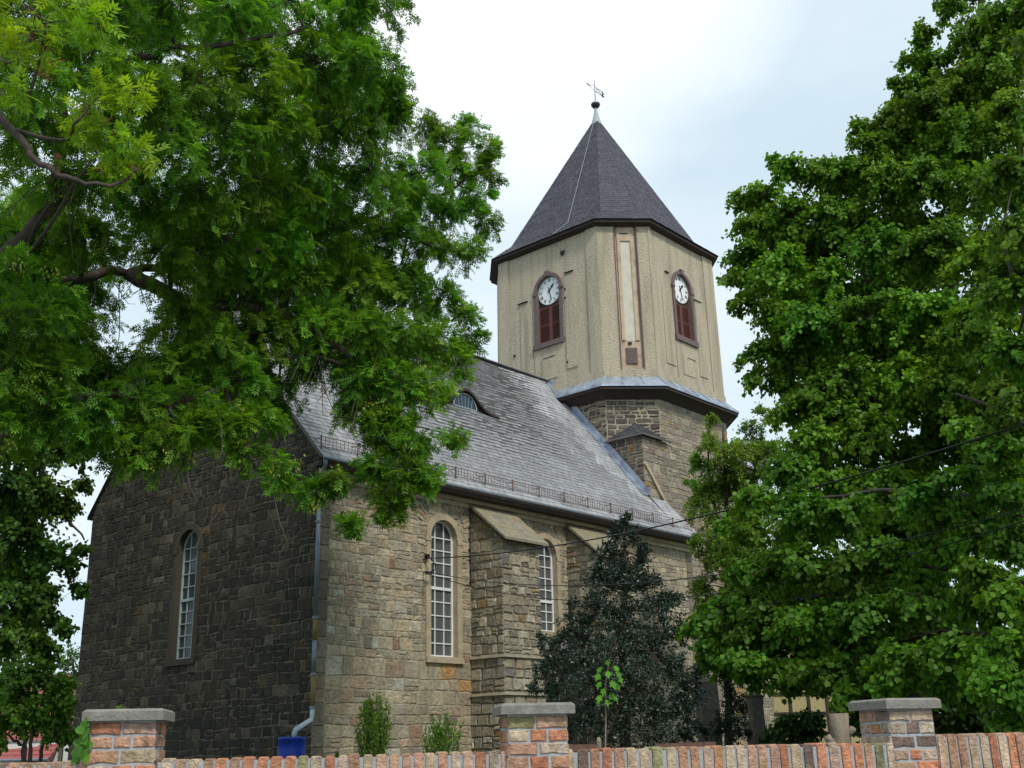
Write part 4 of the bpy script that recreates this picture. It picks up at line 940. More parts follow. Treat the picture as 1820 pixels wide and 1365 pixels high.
AC = [(60,20,14,85),(170,0,14,85),(290,0,14.5,85),(400,10,15,85),(510,0,15.5,80),(610,10,16,70),(655,-10,16,50),(40,120,13,75),(160,100,14,75),(260,160,14,75),(360,140,15,70),(460,120,15.5,80),(560,110,16,80),(640,110,16,75),(690,130,16.5,45),
(60,220,14,80),(180,240,14.5,75),(300,235,15,80),(400,225,15.5,75),(490,215,16,80),(590,210,16.5,80),(670,200,17,60),(700,180,17,35),
(755,225,20,32),(790,255,20,42),(835,225,20,26),(865,265,20,26),(872,300,20,28),(800,300,20,50),(850,345,20,36),(868,395,20,24),(745,310,19,60),(800,370,20,50),(660,300,17.5,75),(560,310,17,75),(460,320,16.5,75),(350,330,16,75),(240,330,16,75),(130,330,15.5,65),
(300,430,17,75),(400,420,17,75),(500,410,17.5,75),(600,400,18,75),(690,410,19,65),(770,430,19.5,50),(835,440,19.5,28),(150,420,17,60),(60,500,18,60),(360,760,17,55),(460,740,17.2,45),(300,700,18,70),(400,640,19,75),(250,740,18.5,55),(180,700,18.5,60),(60,680,18.5,70),(120,600,19,70),(40,600,19,70),(30,420,18,55),(90,400,18,55),(560,640,19,60),(500,700,18.5,40),(20,740,15.8,55),(90,730,16,50),(150,710,16.2,45),(20,560,15.2,60),(90,530,15.5,50),(10,650,15.5,60),(80,640,15.8,55),(30,480,15,45),(60,380,20,70),(140,500,20,70),(620,560,20,70),(700,500,20.5,60),(640,700,19,50),(690,620,19.5,60),
(330,540,17.5,70),(430,510,18,75),(530,500,18,75),(630,490,18.5,75),(720,500,19,60),(785,525,19,40),(835,560,19,22),(838,600,19,24),
(300,640,17.5,60),(370,610,17.5,70),(460,590,18,75),(560,570,18,70),(650,580,18,65),(730,590,18.5,58),(790,600,18.5,36),(815,645,18.5,26),
(330,715,17,60),(240,690,17,50),(190,650,17.5,40),(430,670,17.5,50),(640,670,18,55),(710,670,18,60),(765,690,18,42),(800,775,18,22),
(690,760,18,52),(735,780,18,45),(640,745,18,36),(705,830,18,48),(755,850,18,28),(660,830,18,28),(690,905,18,18),(690,880,18,25),
(290,780,17,48),(250,800,17,42),(410,750,17,34),(560,878,17,28),(500,840,17,36),(440,800,17,28),(622,930,17,15),(600,850,17,16),(130,660,17.5,55),(200,760,17,45),(160,780,17.2,40),(400,60,19,80),(250,60,19,80),(560,160,19,80),(480,260,20,80),(330,400,20,80),(520,360,20,80),(620,460,21,70),(450,460,20,80),(100,560,20,70)]
for i_, (x, y, D, r_) in enumerate(AC):
    rm = pxr(r_, D); rm *= 1.12
    T.clump(at(x, y, D), rm, max(8, int(62*rm*rm)+8), 15, .215, tuple(k*q for k, q in zip(ash, (1, 1, 1))), 'ash', squash=.85, droop=.35, young=.8 if (x+y*3) % 7 < 2 else .35, edge=.62, bias=.2)
for k in range(90):
    x, y, D = rga.choice([(210, 480, 18), (300, 716, 17), (250, 708, 17), (350, 700, 17.2), (420, 680, 17.5), (330, 780, 17), (430, 780, 17.3), (600, 640, 18), (640, 660, 18), (560, 600, 18), (480, 850, 17.2), (180, 700, 17), (500, 440, 19), (150, 300, 15), (100, 200, 15)])
    p = at(x+rga.uniform(-45, 45), y+rga.uniform(-15, 25), D); L_ = rga.uniform(.5, 1.7); dx = rga.gauss(0, .35); dy = rga.gauss(0, .3); cu_ = rga.gauss(0, .2)
    T.tw.tube([p+Vector((dx*t*L_+cu_*t*t*(1-t)*3*L_, dy*t*L_, -L_*(t**1.3)+(.22*L_ if t > .95 else 0))) for t in (0, .2, .4, .6, .8, 1)], [.011, .009, .008, .007, .005, .003], 4)
# near drooping spray at the top left: young leaves, their yellow painting in sunlit translucency
T.limb([at(-190, -60, 12), at(-60, 130, 10), at(20, 230, 9.5), at(70, 290, 9.2), at(120, 315, 9), at(190, 328, 9), at(245, 300, 9)], .05, .012, 6)
T.limb([at(-60, 130, 10), at(0, 165, 9.6), at(35, 200, 9.4), at(60, 140, 9.2), at(85, 40, 9)], .025, .01, 5); T.limb([at(20, 230, 9.5), at(110, 250, 9.2), at(140, 210, 9), at(180, 165, 9)], .022, .008, 5)
T.limb([at(-60, 60, 10), at(10, 110, 9.6), at(55, 70, 9.4), at(90, 20, 9.2)], .022, .008, 5)
for x, y, r_ in ((60, 70, 40), (110, 15, 45), (115, 60, 35), (180, 45, 22), (160, 195, 34), (190, 230, 30), (150, 235, 28), (215, 262, 28), (255, 275, 18), (235, 165, 22), (30, 100, 35), (175, 160, 18), (205, 300, 14), (20, 20, 35), (150, 10, 22), (40, 160, 14)):
    D = 9.1; rm = pxr(r_, D); T.clump(at(x, y, D), rm, int(7+36*rm*rm), 4, .19, (.17, .32, .02), 'ash', squash=.8, droop=.1, young=.6, twr=.004, colvar=.15)
for x, y, D, r_ in AC:
    if r_ > 45 and x < 800:
        D2 = D+rga.uniform(1.2, 2.6); rm = pxr(r_, D2)*1.15; T.clump(at(x+rga.uniform(-35, 35), y+rga.uniform(-35, 35), D2), rm, int(34*rm*rm)+5, 14, .22, ash, 'ash', squash=.85, droop=.35, young=.3, edge=.62, bias=.2)
rs_ = np.random.default_rng(41); sp_, sx_, sn_, ss_, sc_ = [], [], [], [], []
for k in range(170):
    x, y, D, r_ = AC[int(rs_.integers(0, len(AC)))]; rm = pxr(r_, D); d = rs_.normal(0, 1, 3); d /= np.linalg.norm(d); d[1] = -abs(d[1])
    c0 = np.array(at(x, y, D))+d*rm*.85; n_s = 34
    sp_.append(c0+rs_.normal(0, .075, (n_s, 3))); sx_.append(rs_.normal(0, .25, (n_s, 3))+np.array([0, 0, -1])); sn_.append(rs_.normal(0, 1, (n_s, 3))); ss_.append(rs_.uniform(.04, .065, n_s)); sc_.append(np.array((.27, .33, .05))*np.exp(rs_.normal(0, .18, (n_s, 1))))
ash_o = T.build('ash_tree', base, T_ASH, M['leaf'], 'big ash tree with feathery leaves hanging over the gable end of the church', 'tree', twname='twigs')
leafmesh('seed_clusters', M['leaf'], ash_o, np.concatenate(sp_)-np.array(base), np.concatenate(sx_), np.concatenate(sn_), np.concatenate(ss_), np.concatenate(sc_), *T_OVAL)
# dark red seed bunches on the near spray
rgz = random.Random(6); mseed = mat('dried_seed', attr=True)
for x, y in ((38, 60), (65, 28), (80, 85), (95, 110), (85, 140), (75, 128), (150, 190), (160, 205), (190, 215), (178, 300), (100, 300), (60, 60), (205, 240), (105, 280), (240, 300)):
    c0 = at(x, y, 9.05); sb = MB()
    for k in range(34):
        d = Vector([rgz.gauss(0, 1) for _ in range(3)]).normalized()*.07*rgz.random(); p = c0+d; q = Vector([rgz.gauss(0, .012) for _ in range(3)]); r2 = Vector([rgz.gauss(0, .012) for _ in range(3)])
        sb.add([p-base, p+q-base, p+r2-base], [(0, 1, 2)], (.13, .03, .02))
    sb.build('seed_bunch', mseed, ash_o)

# the two lindens on the right
lin = (.085, .20, .015)
def clumps(T_, lst, kt, nl, ls, colr, kind, grow=1.12, **kw):
    for x, y, D, r_ in lst:
        rm = pxr(r_, D)*grow; T_.clump(at(x, y, D), rm, max(6, int(kt*rm*rm)+5), nl, ls, colr, kind, **kw)
T = Tree(2); base = gz(at(1640, 1300, 24))
T.limb([base, at(1640, 1100, 24), at(1650, 900, 24), at(1660, 700, 24), at(1690, 500, 24), at(1720, 300, 24), at(1740, 100, 24), at(1750, -80, 24)], .38, .03, 12)
for pts, ra in (([(1655, 860), (1560, 780), (1460, 700), (1400, 640)], .12), ([(1660, 740), (1580, 560), (1500, 440), (1440, 370)], .13), ([(1660, 700), (1540, 660), (1420, 520), (1360, 460)], .10), ([(1690, 500), (1620, 370), (1560, 290)], .11), ([(1690, 480), (1780, 330), (1850, 220)], .11), ([(1720, 300), (1690, 190), (1670, 110)], .09), ([(1650, 800), (1760, 680), (1860, 560)], .12)):
    T.limb([at(x, y, 24-.6*i) for i, (x, y) in enumerate(pts)], ra, .03, 7)
LA = [(1720,790,22,60),(1780,840,22,60),(1640,800,22,50),(1700,900,22,55),(1790,960,22,50),(1690,1000,22,45),(1600,900,22,50),(1740,700,22,60),(1810,760,22,60),(1560,700,23,70),(1810,20,23,80),(1720,60,23,55),(1760,110,23,75),(1690,150,23,60),(1655,110,23,35),(1640,75,23,22),(1640,190,22.5,60),(1790,200,22.5,85),(1590,205,22.5,42),(1710,250,22.5,80),
(1405,298,22,38),(1450,300,22,42),(1378,285,22,20),(1360,345,22,45),(1315,355,22,24),(1500,300,22,50),(1540,260,22,42),(1335,400,22,42),(1330,450,22,42),(1310,490,22,30),(1320,535,22,28),(1410,380,22,65),(1480,380,22,65),(1570,320,22,65),(1650,320,22,75),(1390,470,21.5,65),(1370,560,21.5,50),(1350,620,21.5,36),(1340,665,21.5,24),(1385,680,21.5,32),(1410,620,21.5,55),(1470,500,21.5,70),(1560,430,21.5,75),(1660,430,21.5,80),(1770,330,22,80),(1770,450,21,85),
(1440,570,21,70),(1540,560,21,80),(1640,550,21,80),(1750,570,20.5,85),(1430,710,21,52),(1500,670,21,75),(1600,670,21,75),(1700,680,20.5,75),(1790,680,20,70),(1540,760,20.5,60),(1440,780,20.5,60),(1480,860,20,55),(1580,850,20,50),
(1600,480,25,80),(1500,600,25,80),(1680,620,25,75),(1440,470,24.5,60),(1700,180,25,70),(1620,250,25,60),(1760,740,25,60)]
rl = random.Random(5)
for x, y, D, r_ in list(LA):
    if r_ > 44: LA.append((x+rl.uniform(-30, 45), y+rl.uniform(-30, 40), D+rl.uniform(1.2, 2.5), r_*1.05))
LA += [(1640,55,23,24),(1600,150,22.6,26),(1615,110,22.8,22),(1530,225,22.6,24),(1760,-60,24,80),(1850,60,24,80),(1880,220,24,80),(1690,10,23,35),(1560,240,22.5,35),(1520,330,23,60),(1610,250,23,60),(1460,430,23.5,70),(1400,520,23,60),(1420,640,23,60),(1620,150,22.8,30),(1350,500,22.8,35),(1380,400,23,50),(1560,520,24,80),(1480,740,21,60),(1400,730,21,35)]
clumps(T, LA, 66, 44, .085, lin, 'linden', squash=.75, droop=.35, young=.5, edge=.58, colvar=.25, bias=.35)
T.build('linden_tree', base, T_HEART, M['leaf'], 'tall linden tree with a broad crown just right of the church tower', 'tree', 'linden trees on the right of the church')
T = Tree(3); base = gz(at(1930, 1300, 15.5))
T.limb([base, at(1930, 1100, 15.5), at(1920, 900, 15.5), at(1900, 650, 15.5), at(1890, 400, 16), at(1880, 180, 16), at(1875, 40, 16.3)], .34, .03, 12)
for pts, ra in (([(1925, 1000), (1780, 900), (1640, 870), (1500, 880), (1400, 900)], .11), ([(1925, 1080), (1760, 1020), (1600, 1010), (1450, 1060), (1330, 1080)], .10), ([(1928, 1150), (1780, 1130), (1640, 1130), (1500, 1180)], .09), ([(1905, 700), (1820, 560), (1780, 420)], .09), ([(1915, 850), (1800, 740), (1700, 700)], .09)):
    T.limb([at(x, y, 15.9+.45*i) for i, (x, y) in enumerate(pts)], ra*.6, .018, 7)
LB = [(1800,300,15.5,60),(1820,400,15.5,60),(1800,520,15.5,60),(1810,620,15.5,55),(1340,880,17,40),(1330,940,17,42),(1400,830,17.5,50),(1420,900,17,60),(1500,910,17,65),(1290,930,17.5,16),(1600,890,16.5,45),(1330,1010,17,50),(1410,1000,16.8,65),(1500,1010,16.5,65),(1590,980,16.5,60),(1680,900,16,55),(1690,980,16,35),(1780,870,15.5,50),(1800,950,15.5,45),(1290,1080,17,45),(1235,1110,17.2,26),(1260,1140,17,30),(1350,1100,16.8,65),(1440,1100,16.5,65),(1540,1090,16,65),(1640,1060,16,60),(1730,1070,15.5,50),(1800,1060,14.5,55),(1330,1170,16.5,45),(1395,1190,16.5,38),(1450,1195,16,40),(1520,1180,16,52),(1600,1160,15.5,55),(1690,1150,15,55),(1770,1150,14.5,60),(1820,1220,14,50),(1500,1235,15.5,26),(1590,1215,15.5,36),(1660,1220,15,35),(1760,1210,14,45),(1790,1285,14,28),(1560,1010,20,70),(1450,1020,20,70),(1660,1120,20,70),(1380,1070,20,60),(1760,1050,20,55),(1550,1140,21,60)]
for x, y, D, r_ in list(LB):
    if r_ > 42: LB.append((x+rl.uniform(-25, 35), y+rl.uniform(-35, 25), D+rl.uniform(1.2, 3.5), r_*1.15))
LB += [(1880,60,16,75),(1900,180,16,80),(1960,260,16,70),(1900,330,16,80),(2000,420,16,80),(1910,480,16,80),(2080,560,16,80),(1980,600,16,80),(2060,740,16,85),(1930,740,16,75),(2120,880,16,80),(2000,900,16,80),(2080,1020,16,80),(1960,1050,15.5,80),(2030,1150,15.5,70),(1250,1165,17.5,26),(1300,1190,18,28),(1700,850,15.6,45),(1780,800,15.2,45),(1640,880,15.6,35),(1720,760,16,45),(1800,720,15.2,50),(1740,1010,15,40),(1370,1140,18,60),(1450,1150,18,60),(1300,1120,18,45),(1530,1150,18,55),(1640,1180,18,55),(1740,1190,17,60),(1420,950,19,70),(1560,930,19,60),(1330,1040,18.5,60),(1480,1080,18.5,60),(1330,1195,18,30),(1400,1215,17.5,18),(1480,1215,17.5,22),(1650,960,19,60),(1760,940,18,50)]
clumps(T, LB, 66, 46, .080, (.070, .172, .015), 'linden', squash=.62, droop=.3, young=.35, edge=.58, colvar=.22, bias=.3)
T.build('linden_tree', base, T_HEART, M['leaf'], 'nearer linden tree whose low leafy branches sweep over the right end of the brick wall', 'tree', 'linden trees on the right of the church')

# birch beside the tower
T = Tree(4); base = gz(at(1292, 1300, 32)); T.limb([base, at(1290, 1100, 32), at(1292, 900, 32), at(1285, 760, 32)], .12, .03, 8); T.limb([at(1290, 1000, 32), at(1330, 880, 32), at(1350, 780, 32)], .07, .02, 6); T.limb([at(1290, 980, 32), at(1262, 860, 32), at(1262, 740, 32)], .06, .015, 6)
clumps(T, [(1264,748,32,16),(1258,790,32,24),(1250,830,32,26),(1248,880,32,28),(1275,860,32,34),(1300,800,32,30),(1335,760,32,26),(1310,850,32,40),(1350,800,32,36),(1270,930,32,36),(1255,980,32,28),(1310,920,32,40),(1290,1000,32,36),(1262,1040,32,24),(1375,745,32,26),(1360,850,32,40),(1330,970,32,40),(1295,1060,32,30),(1236,815,32,14),(1350,730,32,14),(1236,960,32,16),(1340,1020,32,40),(1300,960,32.5,45),(1350,900,32.5,45),(1270,870,32.5,35),(1250,1080,32,24),(1242,900,31.5,26),(1262,780,31.5,22),(1285,830,31.5,40),(1280,960,31.5,44),(1320,800,31.5,44),(1240,1040,31.5,20),(1370,800,31.5,44),(1228,860,31.5,14)], 60, 46, .09, (.12, .23, .035), 'birch', squash=1.1, droop=.55, young=.5, colvar=.25, twr=.01)
T.build('birch_tree', base, T_OVAL, M['leaf'], 'slim light green birch standing against the foot of the tower', 'tree')

# holly in front of the nave
T = Tree(5); base = gz(at(1110, 1320, 23.5)); T.limb([base, at(1108, 1200, 23.5), at(1110, 1050, 23.5), at(1112, 930, 23.5)], .14, .02, 8)
HL = [(1112,925,23.5,12),(1108,955,23.5,22),(1135,975,23.5,18),(1085,990,23.5,26),(1125,1010,23.5,30),(1070,1030,23.5,28),(1105,1050,23.5,40),(1155,1040,23.5,26),(1060,1090,23.5,34),(1110,1110,23.5,48),(1170,1090,23.5,36),(1035,1120,23.5,24),(1030,1150,23.5,34),(1090,1170,23.2,50),(1160,1160,23.2,50),(1210,1130,23.5,22),(1000,1130,23.4,16),(985,1165,23.4,22),(1000,1200,23.3,34),(1060,1230,23,50),(1130,1230,23,50),(1200,1200,23.2,38),(965,1195,23.2,16),(975,1240,23.2,24),(1020,1280,23,40),(1090,1290,22.8,45),(1160,1290,22.8,48),(1215,1270,23,32),(1228,1230,23.2,24),(1215,1320,23,26),(1180,1060,23.5,12),(990,1310,23,30),(1140,990,23.5,12),(1060,1010,23.5,14),(1020,1070,23.5,9),(1195,1060,23.5,10),(965,1140,23.4,10),(1240,1190,23.2,12),(950,1225,23.2,10),(1010,1100,23.5,14),(1090,950,23.5,9)]
clumps(T, HL, 95, 40, .07, (.034, .062, .04), 'holly', grow=1.32, squash=1.05, droop=.05, colvar=.3, twr=.006, bias=.3, edge=.6)
T.build('holly_tree', base, T_OVAL, M['glossleaf'], 'dark glossy holly tree in front of the second buttress', 'tree')

# shrubs at the foot of the south wall
def shrub(x, ytop, wpx, D, seed, label, dens):
    T = Tree(seed); base = gz(at(x, 1335, D)); T.limb([base, base+Vector((0, 0, .35))], .04, .03, 6)
    rg = T.rg; h = at(x, ytop, D).z-base.z; wd = pxr(wpx, D)/2
    for k in range(dens):
        a_ = rg.uniform(0, 6.28); rr = wd*rg.uniform(.15, 1.0); hh = h*rg.uniform(.72, 1.0)*(1-.22*(rr/wd)**2); tip = base+Vector((math.cos(a_)*rr, math.sin(a_)*rr, hh))
        mid = base+Vector((math.cos(a_)*rr*.75, math.sin(a_)*rr*.75, hh*.5)); T.tw.tube([base+Vector((0, 0, .2)), mid, tip], [.009, .006, .003], 4)
        nl = 60; t = rg.random(nl)**.8; pos = np.array([tuple((base.lerp(mid, q*2) if q < .5 else mid.lerp(tip, q*2-1))) for q in .22+.78*t])
        T.L['pos'].append(pos+rg.normal(0, .025, (nl, 3))); T.L['ax'].append(rg.normal(0, .6, (nl, 3))+np.array([math.cos(a_)*.3, math.sin(a_)*.3, .8])); T.L['nr'].append(rg.normal(0, .8, (nl, 3))+np.array([0, 0, .4]))
        T.L['size'].append(rg.uniform(.05, .085, nl)); T.L['col'].append(np.array((.12, .23, .03))*np.exp(rg.normal(0, .25, (nl, 1))))
    return T.build('shrub', base, T_OVAL, M['leaf'], label, 'shrub', 'young shrubs at the foot of the nave wall', twname='stems')
shrub(665, 1230, 66, 23.5, 6, 'dense upright green shrub between the blue barrel and the sparser shrub', 66)
shrub(786, 1262, 72, 23.5, 7, 'sparse spreading green shrub beside the first buttress', 34)

# young maple behind the wall
root = empty('maple_sapling', gz(at(1076, 1330, 11))); tag(root, 'thin young maple with a few bright green leaves behind the brick wall', 'sapling'); bl = root.location
s0 = at(1076, 1330, 11); pts = [Vector(root.location), s0, at(1077, 1270, 11), at(1076, 1220, 11), at(1083, 1172, 11)]
b = MB(); b.tube([p-bl for p in pts], [.012, .009, .006, .005, .003], 5); b.build('stem', M['wood'], root)
th = [0]; hv = []
for k in range(11):                                      # five lobed leaf outline
    rr_ = (.30, .52, .42, .72, .50, 1.0, .50, .72, .42, .52, .30)[k]; q = R(-150+30*k); hv.append((rr_*math.cos(q)*.62+.36, rr_*math.sin(q)*.62, .06*abs(math.sin(q))))
T_MAPLE = ([(0, 0, 0)]+hv, [(0, i+2, i+1) for i in range(10)])
rg = np.random.default_rng(8); ps, ax_, nr_, sz_, cl_ = [], [], [], [], []
for x, y, s_, dx in ((1079,1176,.075,.2),(1070,1188,.10,-1),(1090,1186,.10,1),(1066,1200,.10,-.8),(1094,1196,.105,.9),(1080,1195,.09,.1),(1098,1206,.09,.8),(1068,1214,.10,-.7),(1086,1212,.11,.5),(1074,1226,.09,-.4),(1094,1218,.09,.7),(1068,1238,.10,-.6),(1084,1234,.11,.6),(1090,1240,.085,.9),(1066,1248,.07,-.8),(1078,1246,.085,.2)):
    ps.append(tuple(at(x, y-4, 10.95+rg.uniform(-.05, .05))-bl)); ax_.append((dx*.6, -.25, -.9)); nr_.append((dx*.5+rg.normal(0, .3), -1, .5)); sz_.append(s_*1.0); q = math.exp(rg.normal(0, .18)); cl_.append((.11*q, .30*q, .03))
leafmesh('leaves', M['leaf'], root, ps, ax_, nr_, sz_, cl_, *T_MAPLE)
# climber on the left pillar, seedling on its cap
root = empty('climbing_vine', gz(at(140, 1330, 8.2))); tag(root, 'green climber with heart shaped leaves on the left edge of the left brick pillar', 'vine'); bl = root.location
b = MB(); b.tube([Vector((0, 0, 0)), at(148, 1340, 8.15)-bl, at(144, 1300, 8.15)-bl, at(150, 1280, 8.15)-bl], .004, 4); b.build('stem', M['wood'], root)
ps, ax_, nr_, sz_, cl_ = [], [], [], [], []
for x, y, s_ in ((152,1279,.062),(156,1284,.055),(138,1296,.06),(148,1295,.055),(157,1298,.05),(150,1303,.055),(145,1312,.065),(155,1312,.06),(137,1318,.05),(150,1322,.07),(142,1330,.07),(153,1335,.065),(134,1336,.05),(147,1344,.065),(156,1345,.06),(138,1348,.06),(152,1288,.045),(158,1322,.05)):
    ps.append(tuple(at(x, y-5, 7.98+rg.uniform(-.03, .03))-bl)); ax_.append((rg.normal(0, .35), -.2, -1)); nr_.append((rg.normal(-.2, .35), -1, .45)); sz_.append(s_*1.15); q = math.exp(rg.normal(0, .18)); cl_.append((.09*q, .24*q, .03))
leafmesh('leaves', M['leaf'], root, ps, ax_, nr_, sz_, cl_, *T_HEART)
root = empty('seedling', at(214, 1262, 8.3)); tag(root, 'tiny green weed growing on the cap of the left brick pillar', 'weed'); ps, ax_, nr_, sz_, cl_ = [], [], [], [], []
for k in range(12): a_ = rg.uniform(0, 6.28); ps.append((math.cos(a_)*.01, math.sin(a_)*.01, .005)); ax_.append((math.cos(a_), math.sin(a_)*.6, rg.uniform(.2, 1.1))); nr_.append((0, -.3, 1)); sz_.append(rg.uniform(.02, .042)); cl_.append((.10, .22, .03))
leafmesh('leaves', M['leaf'], root, ps, ax_, nr_, sz_, cl_, *T_OVAL)

# trees behind on the left
T = Tree(9); base = gz(at(-60, 1320, 30)); T.limb([base, at(-50, 1100, 30), at(-30, 850, 30), at(-20, 600, 30)], .4, .15, 9); T.limb([at(-50, 950, 30), at(30, 860, 30), at(100, 900, 30), at(150, 960, 30)], .09, .02, 6); T.limb([at(-40, 850, 30), at(40, 720, 30), at(110, 620, 30)], .12, .03, 6)
clumps(T, [(20,560,30,70),(90,600,30,60),(20,660,30,75),(90,700,30,70),(130,740,30,40),(20,770,30,75),(95,790,30,55),(140,800,30,26),(20,870,30,70),(85,870,30,50),(120,900,30,24),(30,960,30,65),(85,980,30,42),(118,1000,30,22),(20,1050,30,60),(75,1060,30,45),(105,1100,30,26),(25,1130,30,60),(75,1150,30,38),(20,480,30,60),(100,520,30,50),(145,975,30,10),(140,1045,30,12),(150,860,30,14),(60,1000,33,50),(40,800,33,60),(30,600,33,80),(60,700,33,80),(20,900,33,70),(20,450,32,80),(100,460,32,70),(60,550,34,80),(10,1000,33,60),(50,1100,33,50),(140,660,31,40)], 30, 40, .12, (.055, .13, .02), 'linden', squash=.8, droop=.3, young=.6, colvar=.25)  # leaf green kept dark to paint in the backlit shade
T.build('maple_tree', base, T_HEART, M['leaf'], 'leafy tree, its green darkened as backlit, behind the ash on the far left of the church', 'tree')
T = Tree(10); base = gz(at(60, 1345, 27))
for x0_, pts in ((44, [(44, 1345), (46, 1290), (40, 1230), (30, 1190)]), (52, [(54, 1345), (57, 1300), (62, 1240), (64, 1200)]), (72, [(72, 1345), (78, 1310), (95, 1260), (110, 1230)]), (40, [(42, 1335), (30, 1318), (14, 1306)])):
    T.limb([gz(at(pts[0][0], 1345, 27))]+[at(x, y, 27) for x, y in pts], .055, .02, 6)
clumps(T, [(20,1210,27,42),(60,1200,27,42),(95,1215,27,32),(115,1240,27,22),(30,1255,27,38),(75,1250,27,36),(110,1280,27,22),(15,1285,27,28),(95,1300,27,20),(60,1280,27,22),(120,1310,27,14),(5,1320,27,14)], 45, 36, .095, (.085, .19, .022), 'linden', squash=.8, droop=.2, young=.3, colvar=.25)
T.build('small_tree', base, T_HEART, M['leaf'], 'small many stemmed tree in front of the white house', 'tree')
T = Tree(12); base = gz(at(128, 1320, 45)); T.limb([base, at(128, 1250, 45), at(130, 1170, 45)], .1, .03, 6)
clumps(T, [(130,1160,45,14),(128,1190,45,20),(122,1215,45,20),(140,1210,45,18),(128,1240,45,20),(118,1260,45,20),(100,1175,45,12)], 22, 30, .14, (.075, .16, .05), 'birch', squash=1.1, droop=.2, colvar=.25)
T.build('distant_tree', base, T_OVAL, M['leaf'], 'pale distant tree beside the far left edge of the gable', 'tree')

# undergrowth behind the wall on the right
def thicket(lst, seed, base_px, label, ls, colr, tm=T_HEART, name='bush'):
    T = Tree(seed); base = gz(at(*base_px)); T.limb([base, base+Vector((0, 0, .5))], .04, .02, 5); clumps(T, lst, 75, 38, ls, colr, 'linden', squash=.8, droop=.2, colvar=.3)
    T.build(name, base, tm, M['leaf'], label, 'bush', twname='stems')
thicket([(1400,1290,24,34),(1440,1280,24,32),(1380,1315,24,26),(1430,1312,24,34)], 13, (1410, 1330, 24), 'dull green bush behind the stone grave pedestal', .08, (.035, .085, .018))
thicket([(1560,1300,20,30),(1740,1270,22,50),(1700,1220,26,60),(1600,1240,24,50),(1820,1290,22,40),(1690,1290,24,30),(1530,1280,24,30),(1740,1220,24,60),(1690,1260,23,40),(1780,1200,24,60),(1620,1200,25,50),(1570,1250,22,35),(1700,1290,27,60),(1760,1290,28,60),(1820,1270,28,60),(1640,1290,27,45)], 14, (1700, 1330, 23), 'dark undergrowth beneath the lindens behind the right pillar', .09, (.025, .06, .015))
thicket([(1290,1300,26,30),(1320,1290,27,24),(1305,1250,28,34),(1300,1215,28,26),(1245,1250,28,24),(1330,1200,28,22),(1245,1210,28,18),(1290,1180,28,24),(1330,1260,27.5,26),(1265,1160,29,26),(1310,1150,29,26),(1290,1280,25.5,34),(1240,1290,25.5,22),(1325,1300,25,20),(1250,1190,29,20),(1325,1180,29,20)], 15, (1300, 1330, 27), 'dark evergreen bush between the two grave stones, its top standing in for shade', .06, (.012, .03, .018), T_OVAL)  # evergreen bush; the upper dark clumps are added in place of shade
# low plants along the yard edge
b = Tree(16); rg = b.rg
for k in range(2600):
    x = rg.uniform(-2, 12); y = rg.uniform(9.5, 24) if k % 3 else rg.uniform(12, 36); p = np.array([x+ (y-9)*.3*(x/12), y, yard+rg.uniform(0, .30)]); nl = 6
    b.L['pos'].append(p+rg.normal(0, .07, (nl, 3))); b.L['ax'].append(rg.normal(0, .5, (nl, 3))+np.array([0, 0, .8])); b.L['nr'].append(rg.normal(0, .7, (nl, 3))); b.L['size'].append(rg.uniform(.05, .14, nl)); b.L['col'].append(np.array((.05, .12, .02))*np.exp(rg.normal(0, .3, (nl, 1))))
q = {k: np.concatenate(v_) for k, v_ in b.L.items()}; gc = leafmesh('ground_cover', M['leaf'], None, q['pos'], q['ax'], q['nr'], q['size'], q['col'], *T_OVAL); tag(gc, kind='stuff')
gc['label'] = 'low weeds and ground ivy growing in the churchyard grass'; gc['category'] = 'ground cover'

# ------------------------------------------------------------------ things in the yard
def toloc(u_, v_, z_=0): th = R(48.5296); return Vector((-4.48+u_*math.cos(th)-v_*math.sin(th), 25.1+u_*math.sin(th)+v_*math.cos(th), z_))
bp_ = toloc(-.93, -.55, yard)
root = empty('water_barrel', bp_); tag(root, 'blue plastic water barrel under the downpipe at the church corner', 'barrel')
b = MB(); zt_ = 1.95-yard; b.lathe((0, 0, 0), [(.0, .0), (.25, .0), (.27, .02), (.285, .2), (.29, zt_*.5), (.285, zt_-.25), (.275, zt_-.06), (.29, zt_-.05), (.295, zt_-.03), (.285, zt_), (.262, zt_), (.262, zt_-.1)], 28); b.build('barrel_body', M['barrel'], root, True)
b = MB(); b.lathe((0, 0, 0), [(.262, zt_-.012), (.0, zt_-.012)], 28); b.build('lid', M['barrel'], root)
b = MB(); b.tube([(-.1, -.29, zt_-.07), (-.1, -.31, zt_-.1), (.0, -.32, zt_-.1), (.02, -.3, zt_-.07)], .01, 5); b.build('handle', M['black'], root)
def dressed_post(name, base, w0, z1, prof, label, cat, m=M['graniteD'], ang=.2):
    root = empty(name, base, ang); tag(root, label, cat); prev = 0
    for k, (nm, hw, za, zb_) in enumerate(prof):
        b = MB(); b.add([(i*hw[0], j*hw[0], za) for i, j in ((-1, -1), (1, -1), (1, 1), (-1, 1))]+[(i*hw[1], j*hw[1], zb_) for i, j in ((-1, -1), (1, -1), (1, 1), (-1, 1))], [(3, 2, 1, 0), (4, 5, 6, 7), (0, 1, 5, 4), (1, 2, 6, 5), (2, 3, 7, 6), (3, 0, 4, 7)]); b.build(nm, m, root)
gp = gz(at(1349, 1330, 25)); zz = lambda y, D: at(1349, y, D).z-gp.z
